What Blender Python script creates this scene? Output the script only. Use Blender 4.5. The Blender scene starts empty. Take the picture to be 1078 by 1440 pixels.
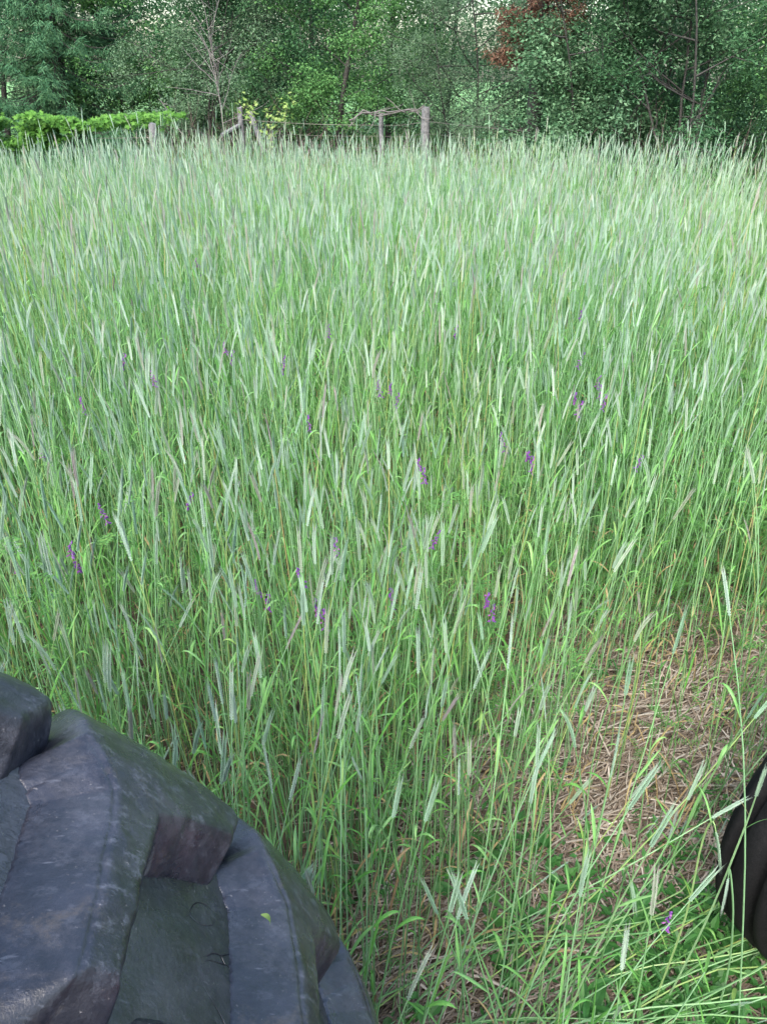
import bpy, math
import numpy as np
from mathutils import Vector, Matrix, Euler
PI = math.pi
rng = np.random.default_rng(7)
sc = bpy.context.scene
col = sc.collection

# ---------------------------------------------------------------- camera
CAM_H, PITCH, FPX = 2.1, math.radians(29.0), 1109.0
cam_d = bpy.data.cameras.new('camera')
cam = bpy.data.objects.new('camera', cam_d)
col.objects.link(cam)
cam.location = (0, 0, CAM_H)
cam.rotation_euler = (PI / 2 - PITCH, 0, 0)
cam_d.sensor_fit = 'VERTICAL'
cam_d.sensor_height = 36.0
cam_d.lens = 36.0 * FPX / 1440
cam_d.clip_start = 0.02
cam_d.clip_end = 600
cam_d.dof.use_dof = False
sc.camera = cam

# ---------------------------------------------------------------- sky, sun, exposure
world = bpy.data.worlds.new('World')
sc.world = world
world.use_nodes = True
wn = world.node_tree
sky = wn.nodes.new('ShaderNodeTexSky')
sky.sky_type = 'NISHITA'
sky.sun_disc = False
sky.sun_elevation = math.radians(48)
sky.sun_rotation = math.radians(200)
sky.air_density = 1.3
sky.dust_density = 3.5
sky.ozone_density = 1.5
bg = wn.nodes['Background']
bg.inputs['Strength'].default_value = 0.15
wn.links.new(sky.outputs[0], bg.inputs['Color'])
sun_d = bpy.data.lights.new('sun', 'SUN')
sun_d.energy = 1.5
sun_d.angle = math.radians(35)
sun_d.color = (1.0, 0.97, 0.92)
sun = bpy.data.objects.new('sun', sun_d)
col.objects.link(sun)
sun.location = (-5, -10, 20)
# sun direction: rotation 200 deg (clockwise from +Y), elevation 48
_a, _e = math.radians(200), math.radians(48)
sdir = Vector((math.sin(_a) * math.cos(_e), math.cos(_a) * math.cos(_e), math.sin(_e)))
sun.rotation_euler = sdir.to_track_quat('Z', 'Y').to_euler()
sc.view_settings.view_transform = 'Standard'
sc.view_settings.look = 'None'
sc.view_settings.gamma = 1
sc.view_settings.use_curve_mapping = False
sc.view_settings.exposure = 2.1
sc.cycles.max_bounces = 8
sc.cycles.transparent_max_bounces = 4

# ---------------------------------------------------------------- geometry helpers
def ray(px, py):
    x, y = (px - 539) / FPX, (720 - py) / FPX
    return Vector((x, math.cos(PITCH) + y * math.sin(PITCH), -math.sin(PITCH) + y * math.cos(PITCH)))

def at(px, py, z):                       # the point of height z seen in that direction
    r = ray(px, py)
    t = (z - CAM_H) / r.z
    return Vector((r.x * t, r.y * t, z))

def at_y(px, py, Y):                     # the point at ground distance Y
    r = ray(px, py)
    return Vector((r.x * Y / r.y, Y, CAM_H + r.z * Y / r.y))

def project(P):
    P = np.asarray(P, float) - np.array([0, 0, CAM_H])
    f = P[:, 1] * math.cos(PITCH) - P[:, 2] * math.sin(PITCH)
    u = P[:, 1] * math.sin(PITCH) + P[:, 2] * math.cos(PITCH)
    return 539 + FPX * P[:, 0] / f, 720 - FPX * u / f, f

class Geo:
    def __init__(s):
        s.v, s.f, s.n = [], [], 0        # faces as (array(k,4 or 3), mat)
    def add(s, V, F, m=0):
        V = np.asarray(V, np.float32).reshape(-1, 3)
        F = np.asarray(F, np.int64)
        s.v.append(V)
        s.f.append((F + s.n, m))
        s.n += len(V)
    def build_mesh(s, name, mats, smooth=False):
        me = bpy.data.meshes.new(name)
        V = np.concatenate(s.v)
        loops = np.concatenate([f.ravel() for f, _ in s.f])
        sizes = np.concatenate([np.full(len(f), f.shape[1]) for f, _ in s.f])
        mi = np.concatenate([np.full(len(f), m) for f, m in s.f])
        me.vertices.add(len(V)); me.vertices.foreach_set('co', V.ravel())
        me.loops.add(len(loops)); me.loops.foreach_set('vertex_index', loops.astype(np.int32))
        me.polygons.add(len(sizes))
        st = np.concatenate([[0], np.cumsum(sizes)[:-1]])
        me.polygons.foreach_set('loop_start', st.astype(np.int32))
        me.polygons.foreach_set('loop_total', sizes.astype(np.int32))
        me.polygons.foreach_set('material_index', mi.astype(np.int32))
        me.polygons.foreach_set('use_smooth', np.full(len(sizes), smooth))
        for m in mats:
            me.materials.append(m)
        me.update(calc_edges=True)
        me.validate()
        return me

def link(name, me, parent=None, loc=None):
    o = bpy.data.objects.new(name, me)
    col.objects.link(o)
    if parent:
        o.parent = parent
    if loc is not None:
        o.location = loc
    return o

def thing(name, label, cat, loc=(0, 0, 0), group=None, rz=0):
    o = bpy.data.objects.new(name, None)
    col.objects.link(o)
    o.location = loc
    o.rotation_euler = (0, 0, rz)
    o.empty_display_size = 0.1
    o['label'] = label; o['category'] = cat
    if group: o['group'] = group
    return o

def norm(v):
    v = np.asarray(v, float)
    return v / np.maximum(np.linalg.norm(v, axis=-1, keepdims=True), 1e-9)

def tube(g, path, rad, sides=5, m=0, cap=True):
    path = np.asarray(path, float); n = len(path)
    rad = np.broadcast_to(rad, (n,))
    T = norm(np.gradient(path, axis=0))
    ref = np.array([0.37, 0.91, 0.17]) if abs(T[0] @ np.array([0.37, .91, .17])) < .9 else np.array([1., 0, 0])
    A = norm(np.cross(T, ref)); B = np.cross(T, A)
    ang = np.arange(sides) * 2 * PI / sides
    V = path[:, None] + rad[:, None, None] * (np.cos(ang)[None, :, None] * A[:, None] + np.sin(ang)[None, :, None] * B[:, None])
    i = np.arange(n - 1)[:, None] * sides; j = np.arange(sides)[None]; k = (j + 1) % sides
    F = np.stack([i + j, i + k, i + sides + k, i + sides + j], -1).reshape(-1, 4)
    g.add(V.reshape(-1, 3), F, m)
    if cap and sides == 4:
        g.add(V[[0, -1]].reshape(-1, 3), [[3, 2, 1, 0], [4, 5, 6, 7]], m)
    elif cap:
        c = V[-1]; g.add(np.vstack([c, c.mean(0)]), [[a, (a + 1) % sides, sides] for a in range(sides)], m)
        c = V[0]; g.add(np.vstack([c, c.mean(0)]), [[(a + 1) % sides, a, sides] for a in range(sides)], m)

def blade(g, path, width, side, m=0, fold=0.25):
    path = np.asarray(path, float); n = len(path)
    T = norm(np.gradient(path, axis=0))
    S = norm(side - (T @ side)[:, None] * T if np.ndim(side) == 1 else side)
    N = np.cross(T, S)
    w = np.asarray(width)[:, None] / 2
    V = np.stack([path - S * w + N * w * fold, path, path + S * w + N * w * fold], 1)
    i = np.arange(n - 1)[:, None] * 3; j = np.arange(2)[None]
    F = np.stack([i + j, i + j + 1, i + 4 + j, i + 3 + j], -1).reshape(-1, 4)
    g.add(V.reshape(-1, 3), F, m)

def box(g, c, d, m=0, R=None, bev=0.0):
    sx, sy, sz = np.array(d) / 2
    b = bev
    V, F = [], []
    if b <= 0:
        V = np.array([[x, y, z] for x in (-sx, sx) for y in (-sy, sy) for z in (-sz, sz)])
        F = np.array([[0, 1, 3, 2], [4, 6, 7, 5], [0, 4, 5, 1], [2, 3, 7, 6], [0, 2, 6, 4], [1, 5, 7, 3]])
    else:                                 # eight-sided chamfered prism along z
        o = [(-sx + b, -sy), (sx - b, -sy), (sx, -sy + b), (sx, sy - b), (sx - b, sy), (-sx + b, sy), (-sx, sy - b), (-sx, -sy + b)]
        k = 1 - b / max(sx, sy)
        rings = [(-sz, k), (-sz + b, 1), (sz - b, 1), (sz, k)]
        V = np.array([[x * q, y * q, z] for z, q in rings for x, y in o])
        Fq = np.array([[r * 8 + j, r * 8 + (j + 1) % 8, r * 8 + 8 + (j + 1) % 8, r * 8 + 8 + j] for r in range(3) for j in range(8)])
        if R is not None: V = V @ np.array(R).T
        g.add(V + np.array(c), Fq, m)
        g.add(V[:8] + np.array(c), [list(range(7, -1, -1))], m)
        g.add(V[24:] + np.array(c), [list(range(8))], m)
        return
    if R is not None: V = V @ np.array(R).T
    g.add(V + np.array(c), F, m)

# ---------------------------------------------------------------- materials
def mat(name):
    m = bpy.data.materials.new(name); m.use_nodes = True
    nt = m.node_tree; nt.nodes.clear()
    out = nt.nodes.new('ShaderNodeOutputMaterial')
    return m, nt, out

def N(nt, t, **kw):
    n = nt.nodes.new(t)
    for k, v in kw.items():
        if k in n.inputs: n.inputs[k].default_value = v
        else: setattr(n, k, v)
    return n

def ramp(nt, fac, stops):
    r = nt.nodes.new('ShaderNodeValToRGB')
    el = r.color_ramp.elements
    while len(el) < len(stops): el.new(0.5)
    for e, (p, c) in zip(el, stops):
        e.position = p; e.color = (*c, 1)
    nt.links.new(fac, r.inputs[0])
    return r.outputs[0]

def noise(nt, scale, detail=3, coord='Object', rough=.55):
    tc = nt.nodes.new('ShaderNodeTexCoord')
    n = nt.nodes.new('ShaderNodeTexNoise')
    n.inputs['Scale'].default_value = scale; n.inputs['Detail'].default_value = detail
    n.inputs['Roughness'].default_value = rough
    nt.links.new(tc.outputs[coord], n.inputs['Vector'])
    return n.outputs['Fac']

def mix(nt, fac, a, b, t='MIX'):
    m = nt.nodes.new('ShaderNodeMix'); m.data_type = 'RGBA'; m.blend_type = t
    for s, v in ((0, fac), (6, a), (7, b)):
        if hasattr(v, 'links') or hasattr(v, 'is_linked'): nt.links.new(v, m.inputs[s])
        elif s == 0: m.inputs[0].default_value = v
        else: m.inputs[s].default_value = (*v, 1)
    return m.outputs[2]

def plant_mat(name, stops, transl=0.35, rough=0.5, rand='object', spec=0.3, patch=None):
    """leafy material: colour varies from plant to plant and leaf to leaf; light passes through"""
    m, nt, out = mat(name)
    oi = nt.nodes.new('ShaderNodeObjectInfo')
    ge = nt.nodes.new('ShaderNodeNewGeometry')
    a = N(nt, 'ShaderNodeMath', operation='MULTIPLY'); a.inputs[1].default_value = 0.5 if rand == 'both' else 1.0
    nt.links.new(oi.outputs['Random'] if rand != 'island' else ge.outputs['Random Per Island'], a.inputs[0])
    fac = a.outputs[0]
    if rand == 'both':
        b = N(nt, 'ShaderNodeMath', operation='MULTIPLY_ADD'); b.inputs[1].default_value = 0.5
        nt.links.new(ge.outputs['Random Per Island'], b.inputs[0]); nt.links.new(fac, b.inputs[2]); fac = b.outputs[0]
    c = ramp(nt, fac, stops)
    if patch:
        pn = nt.nodes.new('ShaderNodeTexNoise'); pn.inputs['Scale'].default_value = .55; pn.inputs['Detail'].default_value = 3
        nt.links.new(oi.outputs['Location'], pn.inputs['Vector'])
        c = mix(nt, ramp(nt, pn.outputs['Fac'], [(.46, (0, 0, 0)), (.66, (.75, .75, .75))]), c, mix(nt, 1.0, c, patch, 'MULTIPLY'))
    nz = noise(nt, 40, 2)
    c = mix(nt, nz, c, mix(nt, 0.35, c, (0.0, 0.0, 0.0)))
    p = N(nt, 'ShaderNodeBsdfPrincipled', Roughness=rough)
    p.inputs['Specular IOR Level'].default_value = spec
    nt.links.new(c, p.inputs['Base Color'])
    if transl > 0:
        t = nt.nodes.new('ShaderNodeBsdfTranslucent'); nt.links.new(mix(nt, 0.5, c, (0.5, 0.8, 0.12), 'MULTIPLY') if False else c, t.inputs[0])
        ms = N(nt, 'ShaderNodeMixShader'); ms.inputs[0].default_value = transl
        nt.links.new(p.outputs[0], ms.inputs[1]); nt.links.new(t.outputs[0], ms.inputs[2])
        nt.links.new(ms.outputs[0], out.inputs[0])
    else:
        nt.links.new(p.outputs[0], out.inputs[0])
    return m

M = {}
M['stem'] = plant_mat('rye_stem', [(0, (.10, .24, .09)), (.4, (.17, .34, .14)), (.8, (.21, .38, .21)), (.96, (.25, .37, .11)), (1, (.36, .33, .14))], 0.15, 0.45, patch=(1.15, 1.04, .75))
M['ear'] = plant_mat('rye_ear', [(0, (.20, .36, .25)), (.35, (.29, .44, .32)), (.75, (.38, .52, .42)), (.9, (.32, .41, .29)), (1, (.31, .29, .29))], 0.3, 0.5, patch=(1.12, 1.05, .75))
M['awn'] = plant_mat('rye_awn', [(0, (.30, .45, .30)), (.5, (.41, .52, .43)), (.85, (.38, .42, .35)), (1, (.34, .29, .31))], 0.3, 0.5)
M['leaf'] = plant_mat('rye_leaf', [(0, (.07, .22, .05)), (.35, (.13, .35, .07)), (.7, (.22, .43, .16)), (.88, (.32, .46, .07)), (1, (.56, .46, .10))], 0.4, 0.42, 'both', patch=(1.15, 1.04, .75))
M['dry'] = plant_mat('dry_leaf', [(0, (.24, .16, .09)), (.5, (.36, .28, .14)), (.85, (.46, .38, .16)), (1, (.55, .42, .10))], 0.3, 0.6, 'both')
M['vetch'] = plant_mat('vetch_leaf', [(0, (.06, .18, .04)), (.6, (.10, .26, .06)), (1, (.17, .33, .08))], 0.4, 0.5, 'both')
M['purple'] = plant_mat('vetch_flower', [(0, (.16, .05, .30)), (.6, (.24, .08, .38)), (1, (.34, .10, .34))], 0.3, 0.5, 'island')
M['weed'] = plant_mat('weed_leaf', [(0, (.035, .13, .03)), (.6, (.06, .20, .045)), (1, (.11, .28, .07))], 0.4, 0.45, 'both')
M['straw'] = plant_mat('straw', [(0, (.09, .065, .045)), (.35, (.20, .155, .115)), (.7, (.32, .265, .205)), (1, (.48, .43, .36))], 0.0, 0.6, 'island')
M['grass'] = plant_mat('verge_grass', [(0, (.05, .15, .04)), (.6, (.08, .22, .05)), (1, (.14, .28, .08))], 0.35, 0.5, 'both')
def tree_leaf(name, a, b, c, tr=.3):
    M[name] = plant_mat(name, [(0, a), (.5, b), (1, c)], tr, .62, 'island', .15)
tree_leaf('leaf_dark', (0.034, 0.099, 0.045), (0.058, 0.149, 0.064), (0.080, 0.180, 0.077))
tree_leaf('leaf_mid', (0.057, 0.156, 0.048), (0.091, 0.225, 0.073), (0.128, 0.268, 0.084))
tree_leaf('leaf_silver', (0.057, 0.147, 0.070), (0.115, 0.232, 0.119), (0.172, 0.293, 0.165))
tree_leaf('leaf_grey', (0.083, 0.149, 0.089), (0.127, 0.216, 0.124), (0.155, 0.248, 0.143))
tree_leaf('needle', (0.028, 0.089, 0.043), (0.046, 0.133, 0.064), (0.093, 0.196, 0.092), .1)
tree_leaf('rust', (.08, .045, .032), (.15, .078, .052), (.22, .13, .085), .25)
tree_leaf('vine_leaf', (.045, .13, .02), (.08, .21, .03), (.13, .28, .055), .35)
tree_leaf('pale_leaf', (.14, .25, .06), (.22, .33, .09), (.30, .39, .14), .4)

def bark_mat(name, a, b, scale=12):
    m, nt, out = mat(name)
    c = ramp(nt, noise(nt, scale, 5), [(.3, a), (.7, b)])
    p = N(nt, 'ShaderNodeBsdfPrincipled', Roughness=.85)
    nt.links.new(c, p.inputs['Base Color'])
    bp = N(nt, 'ShaderNodeBump', Strength=.6, Distance=.02)
    nt.links.new(noise(nt, scale * 2, 6), bp.inputs['Height']); nt.links.new(bp.outputs[0], p.inputs['Normal'])
    nt.links.new(p.outputs[0], out.inputs[0]); M[name] = m
bark_mat('bark', (.010, .010, .009), (.032, .030, .026))
bark_mat('dead_wood', (.06, .055, .055), (.14, .13, .125), 20)
bark_mat('post_wood', (.06, .06, .065), (.15, .15, .155), 18)
bark_mat('bramble', (.05, .03, .03), (.13, .08, .075), 20)
bark_mat('birch', (.25, .25, .24), (.5, .5, .48), 9)

def simple(name, c, rough, metal=0):
    m, nt, out = mat(name)
    p = N(nt, 'ShaderNodeBsdfPrincipled', Roughness=rough, Metallic=metal)
    cc = mix(nt, noise(nt, 15, 4), c, tuple(x * .6 for x in c))
    nt.links.new(cc, p.inputs['Base Color']); nt.links.new(p.outputs[0], out.inputs[0]); M[name] = m
simple('wire', (.12, .11, .10), .6, .7)
simple('steel_paint', (.25, .03, .02), .4)
simple('rim_steel', (.45, .44, .42), .45, .3)
def front_rubber_mat():
    m, nt, out = mat('front_rubber'); p = N(nt, 'ShaderNodeBsdfPrincipled', Roughness=.8); p.inputs['Specular IOR Level'].default_value = .2
    c = mix(nt, ramp(nt, noise(nt, 26, 8, rough=.8), [(.50, (0, 0, 0)), (.70, (.6, .6, .6))]), (.002, .0023, .003), (.010, .010, .011))
    nt.links.new(c, p.inputs['Base Color']); b = N(nt, 'ShaderNodeBump', Strength=.8, Distance=.004); nt.links.new(noise(nt, 70, 6, rough=.75), b.inputs['Height'])
    nt.links.new(b.outputs[0], p.inputs['Normal']); nt.links.new(p.outputs[0], out.inputs[0]); M['front_rubber'] = m
front_rubber_mat()
#simple('front_rubber', (.004, .0045, .006), .85)

def ground_mat():
    m, nt, out = mat('soil_and_meadow')
    tc = nt.nodes.new('ShaderNodeTexCoord')
    soil = ramp(nt, noise(nt, 22, 8, rough=.7), [(.3, (.035, .024, .016)), (.55, (.09, .062, .042)), (.75, (.20, .15, .10))])
    green = ramp(nt, noise(nt, 3, 8, rough=.7), [(.3, (.05, .13, .04)), (.7, (.12, .26, .07))])
    sp = nt.nodes.new('ShaderNodeSeparateXYZ'); nt.links.new(tc.outputs['Object'], sp.inputs[0])
    mr = N(nt, 'ShaderNodeMapRange'); mr.inputs[1].default_value = 12.5; mr.inputs[2].default_value = 14.5
    nt.links.new(sp.outputs['Y'], mr.inputs[0])
    p = N(nt, 'ShaderNodeBsdfPrincipled', Roughness=.95)
    nt.links.new(mix(nt, mr.outputs[0], soil, green), p.inputs['Base Color'])
    bp = N(nt, 'ShaderNodeBump', Strength=.8, Distance=.03)
    nt.links.new(noise(nt, 30, 8, rough=.7), bp.inputs['Height']); nt.links.new(bp.outputs[0], p.inputs['Normal'])
    nt.links.new(p.outputs[0], out.inputs[0]); return m
M['ground'] = ground_mat()

def tyre_mat():
    m, nt, out = mat('worn_rubber')
    p = N(nt, 'ShaderNodeBsdfPrincipled')
    tc = nt.nodes.new('ShaderNodeTexCoord')
    base = ramp(nt, noise(nt, 22, 7, rough=.7), [(.32, (.004, .005, .008)), (.68, (.016, .018, .028))])
    dust = ramp(nt, noise(nt, 7, 9, rough=.8), [(.46, (0, 0, 0)), (.66, (1, 1, 1))])
    c = mix(nt, dust, base, (.038, .038, .048))
    moss = ramp(nt, noise(nt, 14, 8, rough=.8), [(.64, (0, 0, 0)), (.72, (.35, .35, .35))])
    c = mix(nt, moss, c, (.034, .044, .034))
    # scuffs: stretched pale scratches
    mp = nt.nodes.new('ShaderNodeMapping'); mp.inputs['Scale'].default_value = (2, 3.6, 2.4); mp.inputs['Rotation'].default_value = (.4, .2, .6)
    nt.links.new(tc.outputs['Object'], mp.inputs[0])
    nz = nt.nodes.new('ShaderNodeTexNoise'); nz.inputs['Scale'].default_value = 24; nz.inputs['Detail'].default_value = 7; nz.inputs['Roughness'].default_value = .78
    nt.links.new(mp.outputs[0], nz.inputs['Vector'])
    sc_ = ramp(nt, nz.outputs['Fac'], [(.53, (0, 0, 0)), (.62, (.9, .9, .9))])
    wa = nt.nodes.new('ShaderNodeAttribute'); wa.attribute_name = 'worn'
    wm = N(nt, 'ShaderNodeMath', operation='MULTIPLY_ADD'); wm.inputs[1].default_value = .8; wm.inputs[2].default_value = .2
    nt.links.new(wa.outputs['Fac'], wm.inputs[0])
    wf = N(nt, 'ShaderNodeMath', operation='MULTIPLY'); nt.links.new(wm.outputs[0], wf.inputs[0]); nt.links.new(sc_, wf.inputs[1])
    c = mix(nt, wf.outputs[0], c, (.095, .10, .125))
    sp = ramp(nt, noise(nt, 210, 4, rough=.7), [(.655, (0, 0, 0)), (.72, (.6, .6, .6))])
    c = mix(nt, sp, c, (.19, .18, .18))
    br = ramp(nt, noise(nt, 9, 9, rough=.8), [(.58, (0, 0, 0)), (.66, (.8, .8, .8))])
    c = mix(nt, br, c, (.042, .036, .033))
    for (sx, sy, sz), rz, th_ in (((2, 55, 16), .5, .69), ((60, 5, 30), -.4, .70)):
        m2 = nt.nodes.new('ShaderNodeMapping'); m2.inputs['Scale'].default_value = (sx, sy, sz); m2.inputs['Rotation'].default_value = (.5, rz, .3)
        nt.links.new(tc.outputs['Object'], m2.inputs[0]); n2 = nt.nodes.new('ShaderNodeTexNoise'); n2.inputs['Scale'].default_value = 3; n2.inputs['Detail'].default_value = 3
        nt.links.new(m2.outputs[0], n2.inputs['Vector'])
        c = mix(nt, ramp(nt, n2.outputs['Fac'], [(th_, (0, 0, 0)), (th_ + .06, (.5, .5, .5))]), c, (.09, .095, .115))
    dn = nt.nodes.new('ShaderNodeTexNoise'); dn.inputs['Scale'].default_value = 6; nt.links.new(tc.outputs['Object'], dn.inputs['Vector'])
    vx = N(nt, 'ShaderNodeVectorMath', operation='MULTIPLY_ADD'); vx.inputs[1].default_value = (.35, .35, .35)
    nt.links.new(dn.outputs['Color'], vx.inputs[0]); nt.links.new(tc.outputs['Object'], vx.inputs[2])
    vo_ = nt.nodes.new('ShaderNodeTexVoronoi'); vo_.feature = 'DISTANCE_TO_EDGE'; vo_.inputs['Scale'].default_value = 6.5; nt.links.new(vx.outputs[0], vo_.inputs['Vector'])
    ck = ramp(nt, vo_.outputs['Distance'], [(0.0, (1, 1, 1)), (.0045, (0, 0, 0))])
    km = ramp(nt, noise(nt, 4, 2), [(.56, (0, 0, 0)), (.62, (1, 1, 1))])
    ckm = mix(nt, 1.0, ck, km, 'MULTIPLY')
    c = mix(nt, ckm, c, (.012, .010, .010))
    nt.links.new(c, p.inputs['Base Color'])
    r = ramp(nt, noise(nt, 12, 5), [(.35, (.16, .16, .16)), (.65, (.48, .48, .48))])
    nt.links.new(r, p.inputs['Roughness'])
    b1 = N(nt, 'ShaderNodeBump', Strength=.5, Distance=.003)
    bh = N(nt, 'ShaderNodeMath', operation='MULTIPLY'); nt.links.new(wm.outputs[0], bh.inputs[0]); nt.links.new(nz.outputs['Fac'], bh.inputs[1]); nt.links.new(bh.outputs[0], b1.inputs['Height'])
    b2 = N(nt, 'ShaderNodeBump', Strength=.5, Distance=.002)
    nt.links.new(noise(nt, 140, 5, rough=.7), b2.inputs['Height']); nt.links.new(b1.outputs[0], b2.inputs['Normal'])
    b3 = N(nt, 'ShaderNodeBump', Strength=1.0, Distance=.003, invert=True); nt.links.new(ckm, b3.inputs['Height']); nt.links.new(b2.outputs[0], b3.inputs['Normal'])
    nt.links.new(b3.outputs[0], p.inputs['Normal'])
    nt.links.new(p.outputs[0], out.inputs[0]); return m
M['tyre'] = tyre_mat()

# ---------------------------------------------------------------- ground
def value_noise(x, y, seed=0):
    r = np.random.default_rng(seed); G = r.random((64, 64))
    xi, yi = np.floor(x).astype(int), np.floor(y).astype(int)
    fx, fy = x - xi, y - yi; fx = fx * fx * (3 - 2 * fx); fy = fy * fy * (3 - 2 * fy)
    g = lambda a, b: G[a % 64, b % 64]
    return (g(xi, yi) * (1 - fx) + g(xi + 1, yi) * fx) * (1 - fy) + (g(xi, yi + 1) * (1 - fx) + g(xi + 1, yi + 1) * fx) * fy

def ground_z(x, y):
    return 0.05 * (value_noise(x * 1.3, y * 1.3, 3) - .5) * np.clip((np.hypot(x, y - 2)) / 3, .3, 1)

def grid_sheet(name, xs, ys, m, zf):
    X, Y = np.meshgrid(xs, ys, indexing='ij')
    Z = zf(X, Y)
    g = Geo(); nx, ny = X.shape
    i = np.arange(nx - 1)[:, None] * ny; j = np.arange(ny - 1)[None]
    F = np.stack([i + j, i + ny + j, i + ny + j + 1, i + j + 1], -1).reshape(-1, 4)
    g.add(np.stack([X, Y, Z], -1).reshape(-1, 3), F)
    o = link(name, g.build_mesh(name, [m], True)); o['kind'] = 'structure'
    return o
def bands(a, b, c, d, fine, coarse):
    return np.unique(np.concatenate([np.linspace(a, b, coarse), np.linspace(b, c, fine), np.linspace(c, d, coarse)]))
grid_sheet('ground', bands(-300, -9, 9, 300, 110, 12), bands(-300, -4, 15, 300, 120, 12), M['ground'], ground_z)

# ---------------------------------------------------------------- tractor wheels
YAW = math.radians(15)
dv = np.array([math.cos(YAW), math.sin(YAW), 0]); nv = np.array([-math.sin(YAW), math.cos(YAW), 0])
RC = np.array([-0.887, 0.1235, 0.970]); RR = 0.970
tractor = thing('tractor', 'tractor standing on a big worn lugged rear tyre and a small black front tyre', 'tractor', (0, 0, 0))
WM = Matrix(((dv[0], nv[0], 0, RC[0]), (dv[1], nv[1], 0, RC[1]), (0, 0, 1, RC[2]), (0, 0, 0, 1)))   # wheel frame: x forward, y outward, z up

prof = np.array([(0, -.034), (.10, -.036), (.17, -.040), (.200, -.046), (.222, -.060), (.236, -.085), (.247, -.12), (.254, -.17), (.255, -.23), (.245, -.30), (.222, -.37), (.200, -.41), (.19, -.43)])
prof = np.stack([prof[:, 0], prof[:, 1] + RR - .006], 1)
ss = np.concatenate([[0], np.cumsum(np.hypot(*np.diff(prof, axis=0).T))])
def P_of(s):
    sg = np.sign(s); a = np.abs(s)
    return sg * np.interp(a, ss, prof[:, 0]), np.interp(a, ss, prof[:, 1])
def PN(s):
    e = 2e-3
    w0, r0 = P_of(s - e); w1, r1 = P_of(s + e)
    tw, tr = w1 - w0, r1 - r0; L = np.hypot(tw, tr) + 1e-9
    return -tr / L, tw / L              # outward normal (w, r)
def wheel_pt(th, s, h):
    w, r = P_of(s); nw, nr = PN(s)
    w = w + nw * h; r = r + nr * h
    return np.stack([r * np.cos(th), w, r * np.sin(th)], -1)

g = Geo()
th = np.linspace(0, 2 * PI, 361)[:-1]; sv = np.concatenate([-np.linspace(ss[-1], 0, 40)[:-1], np.linspace(0, ss[-1], 40)])
TH, SV = np.meshgrid(th, sv, indexing='ij')
H0 = .004 * (value_noise(TH * 12, SV * 30 + 9, 5) - .5)
V = wheel_pt(TH, SV, H0); na, nb = TH.shape
i = np.arange(na)[:, None]; j = np.arange(nb - 1)[None]
F = np.stack([i * nb + j, i * nb + j + 1, ((i + 1) % na) * nb + j + 1, ((i + 1) % na) * nb + j], -1).reshape(-1, 4)
g.add(V.reshape(-1, 3), F)
rear_tyre = link('rear_tyre', g.build_mesh('rear_tyre', [M['tyre']], True), tractor)
rear_tyre.matrix_local = WM
rear_tyre['label'] = 'scuffed grey-black rear tyre with deep angled lugs'

def seg_dist(px, py, poly):
    best = np.full(px.shape, 1e9); bx = np.zeros_like(px); by = np.zeros_like(px)
    inside = np.zeros(px.shape, bool)
    n = len(poly)
    for a in range(n):
        x0, y0 = poly[a]; x1, y1 = poly[(a + 1) % n]
        dx, dy = x1 - x0, y1 - y0
        t = np.clip(((px - x0) * dx + (py - y0) * dy) / (dx * dx + dy * dy + 1e-12), 0, 1)
        qx, qy = x0 + t * dx, y0 + t * dy
        d = np.hypot(px - qx, py - qy); b = d < best
        best = np.where(b, d, best); bx = np.where(b, px - qx, bx); by = np.where(b, py - qy, by)
        c = ((y0 > py) != (y1 > py)) & (px < dx * (py - y0) / (dy if abs(dy) > 1e-12 else 1e-12) + x0)
        inside ^= c
    return np.where(inside, 0, best), bx, by, np.where(inside, best, 0)

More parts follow.
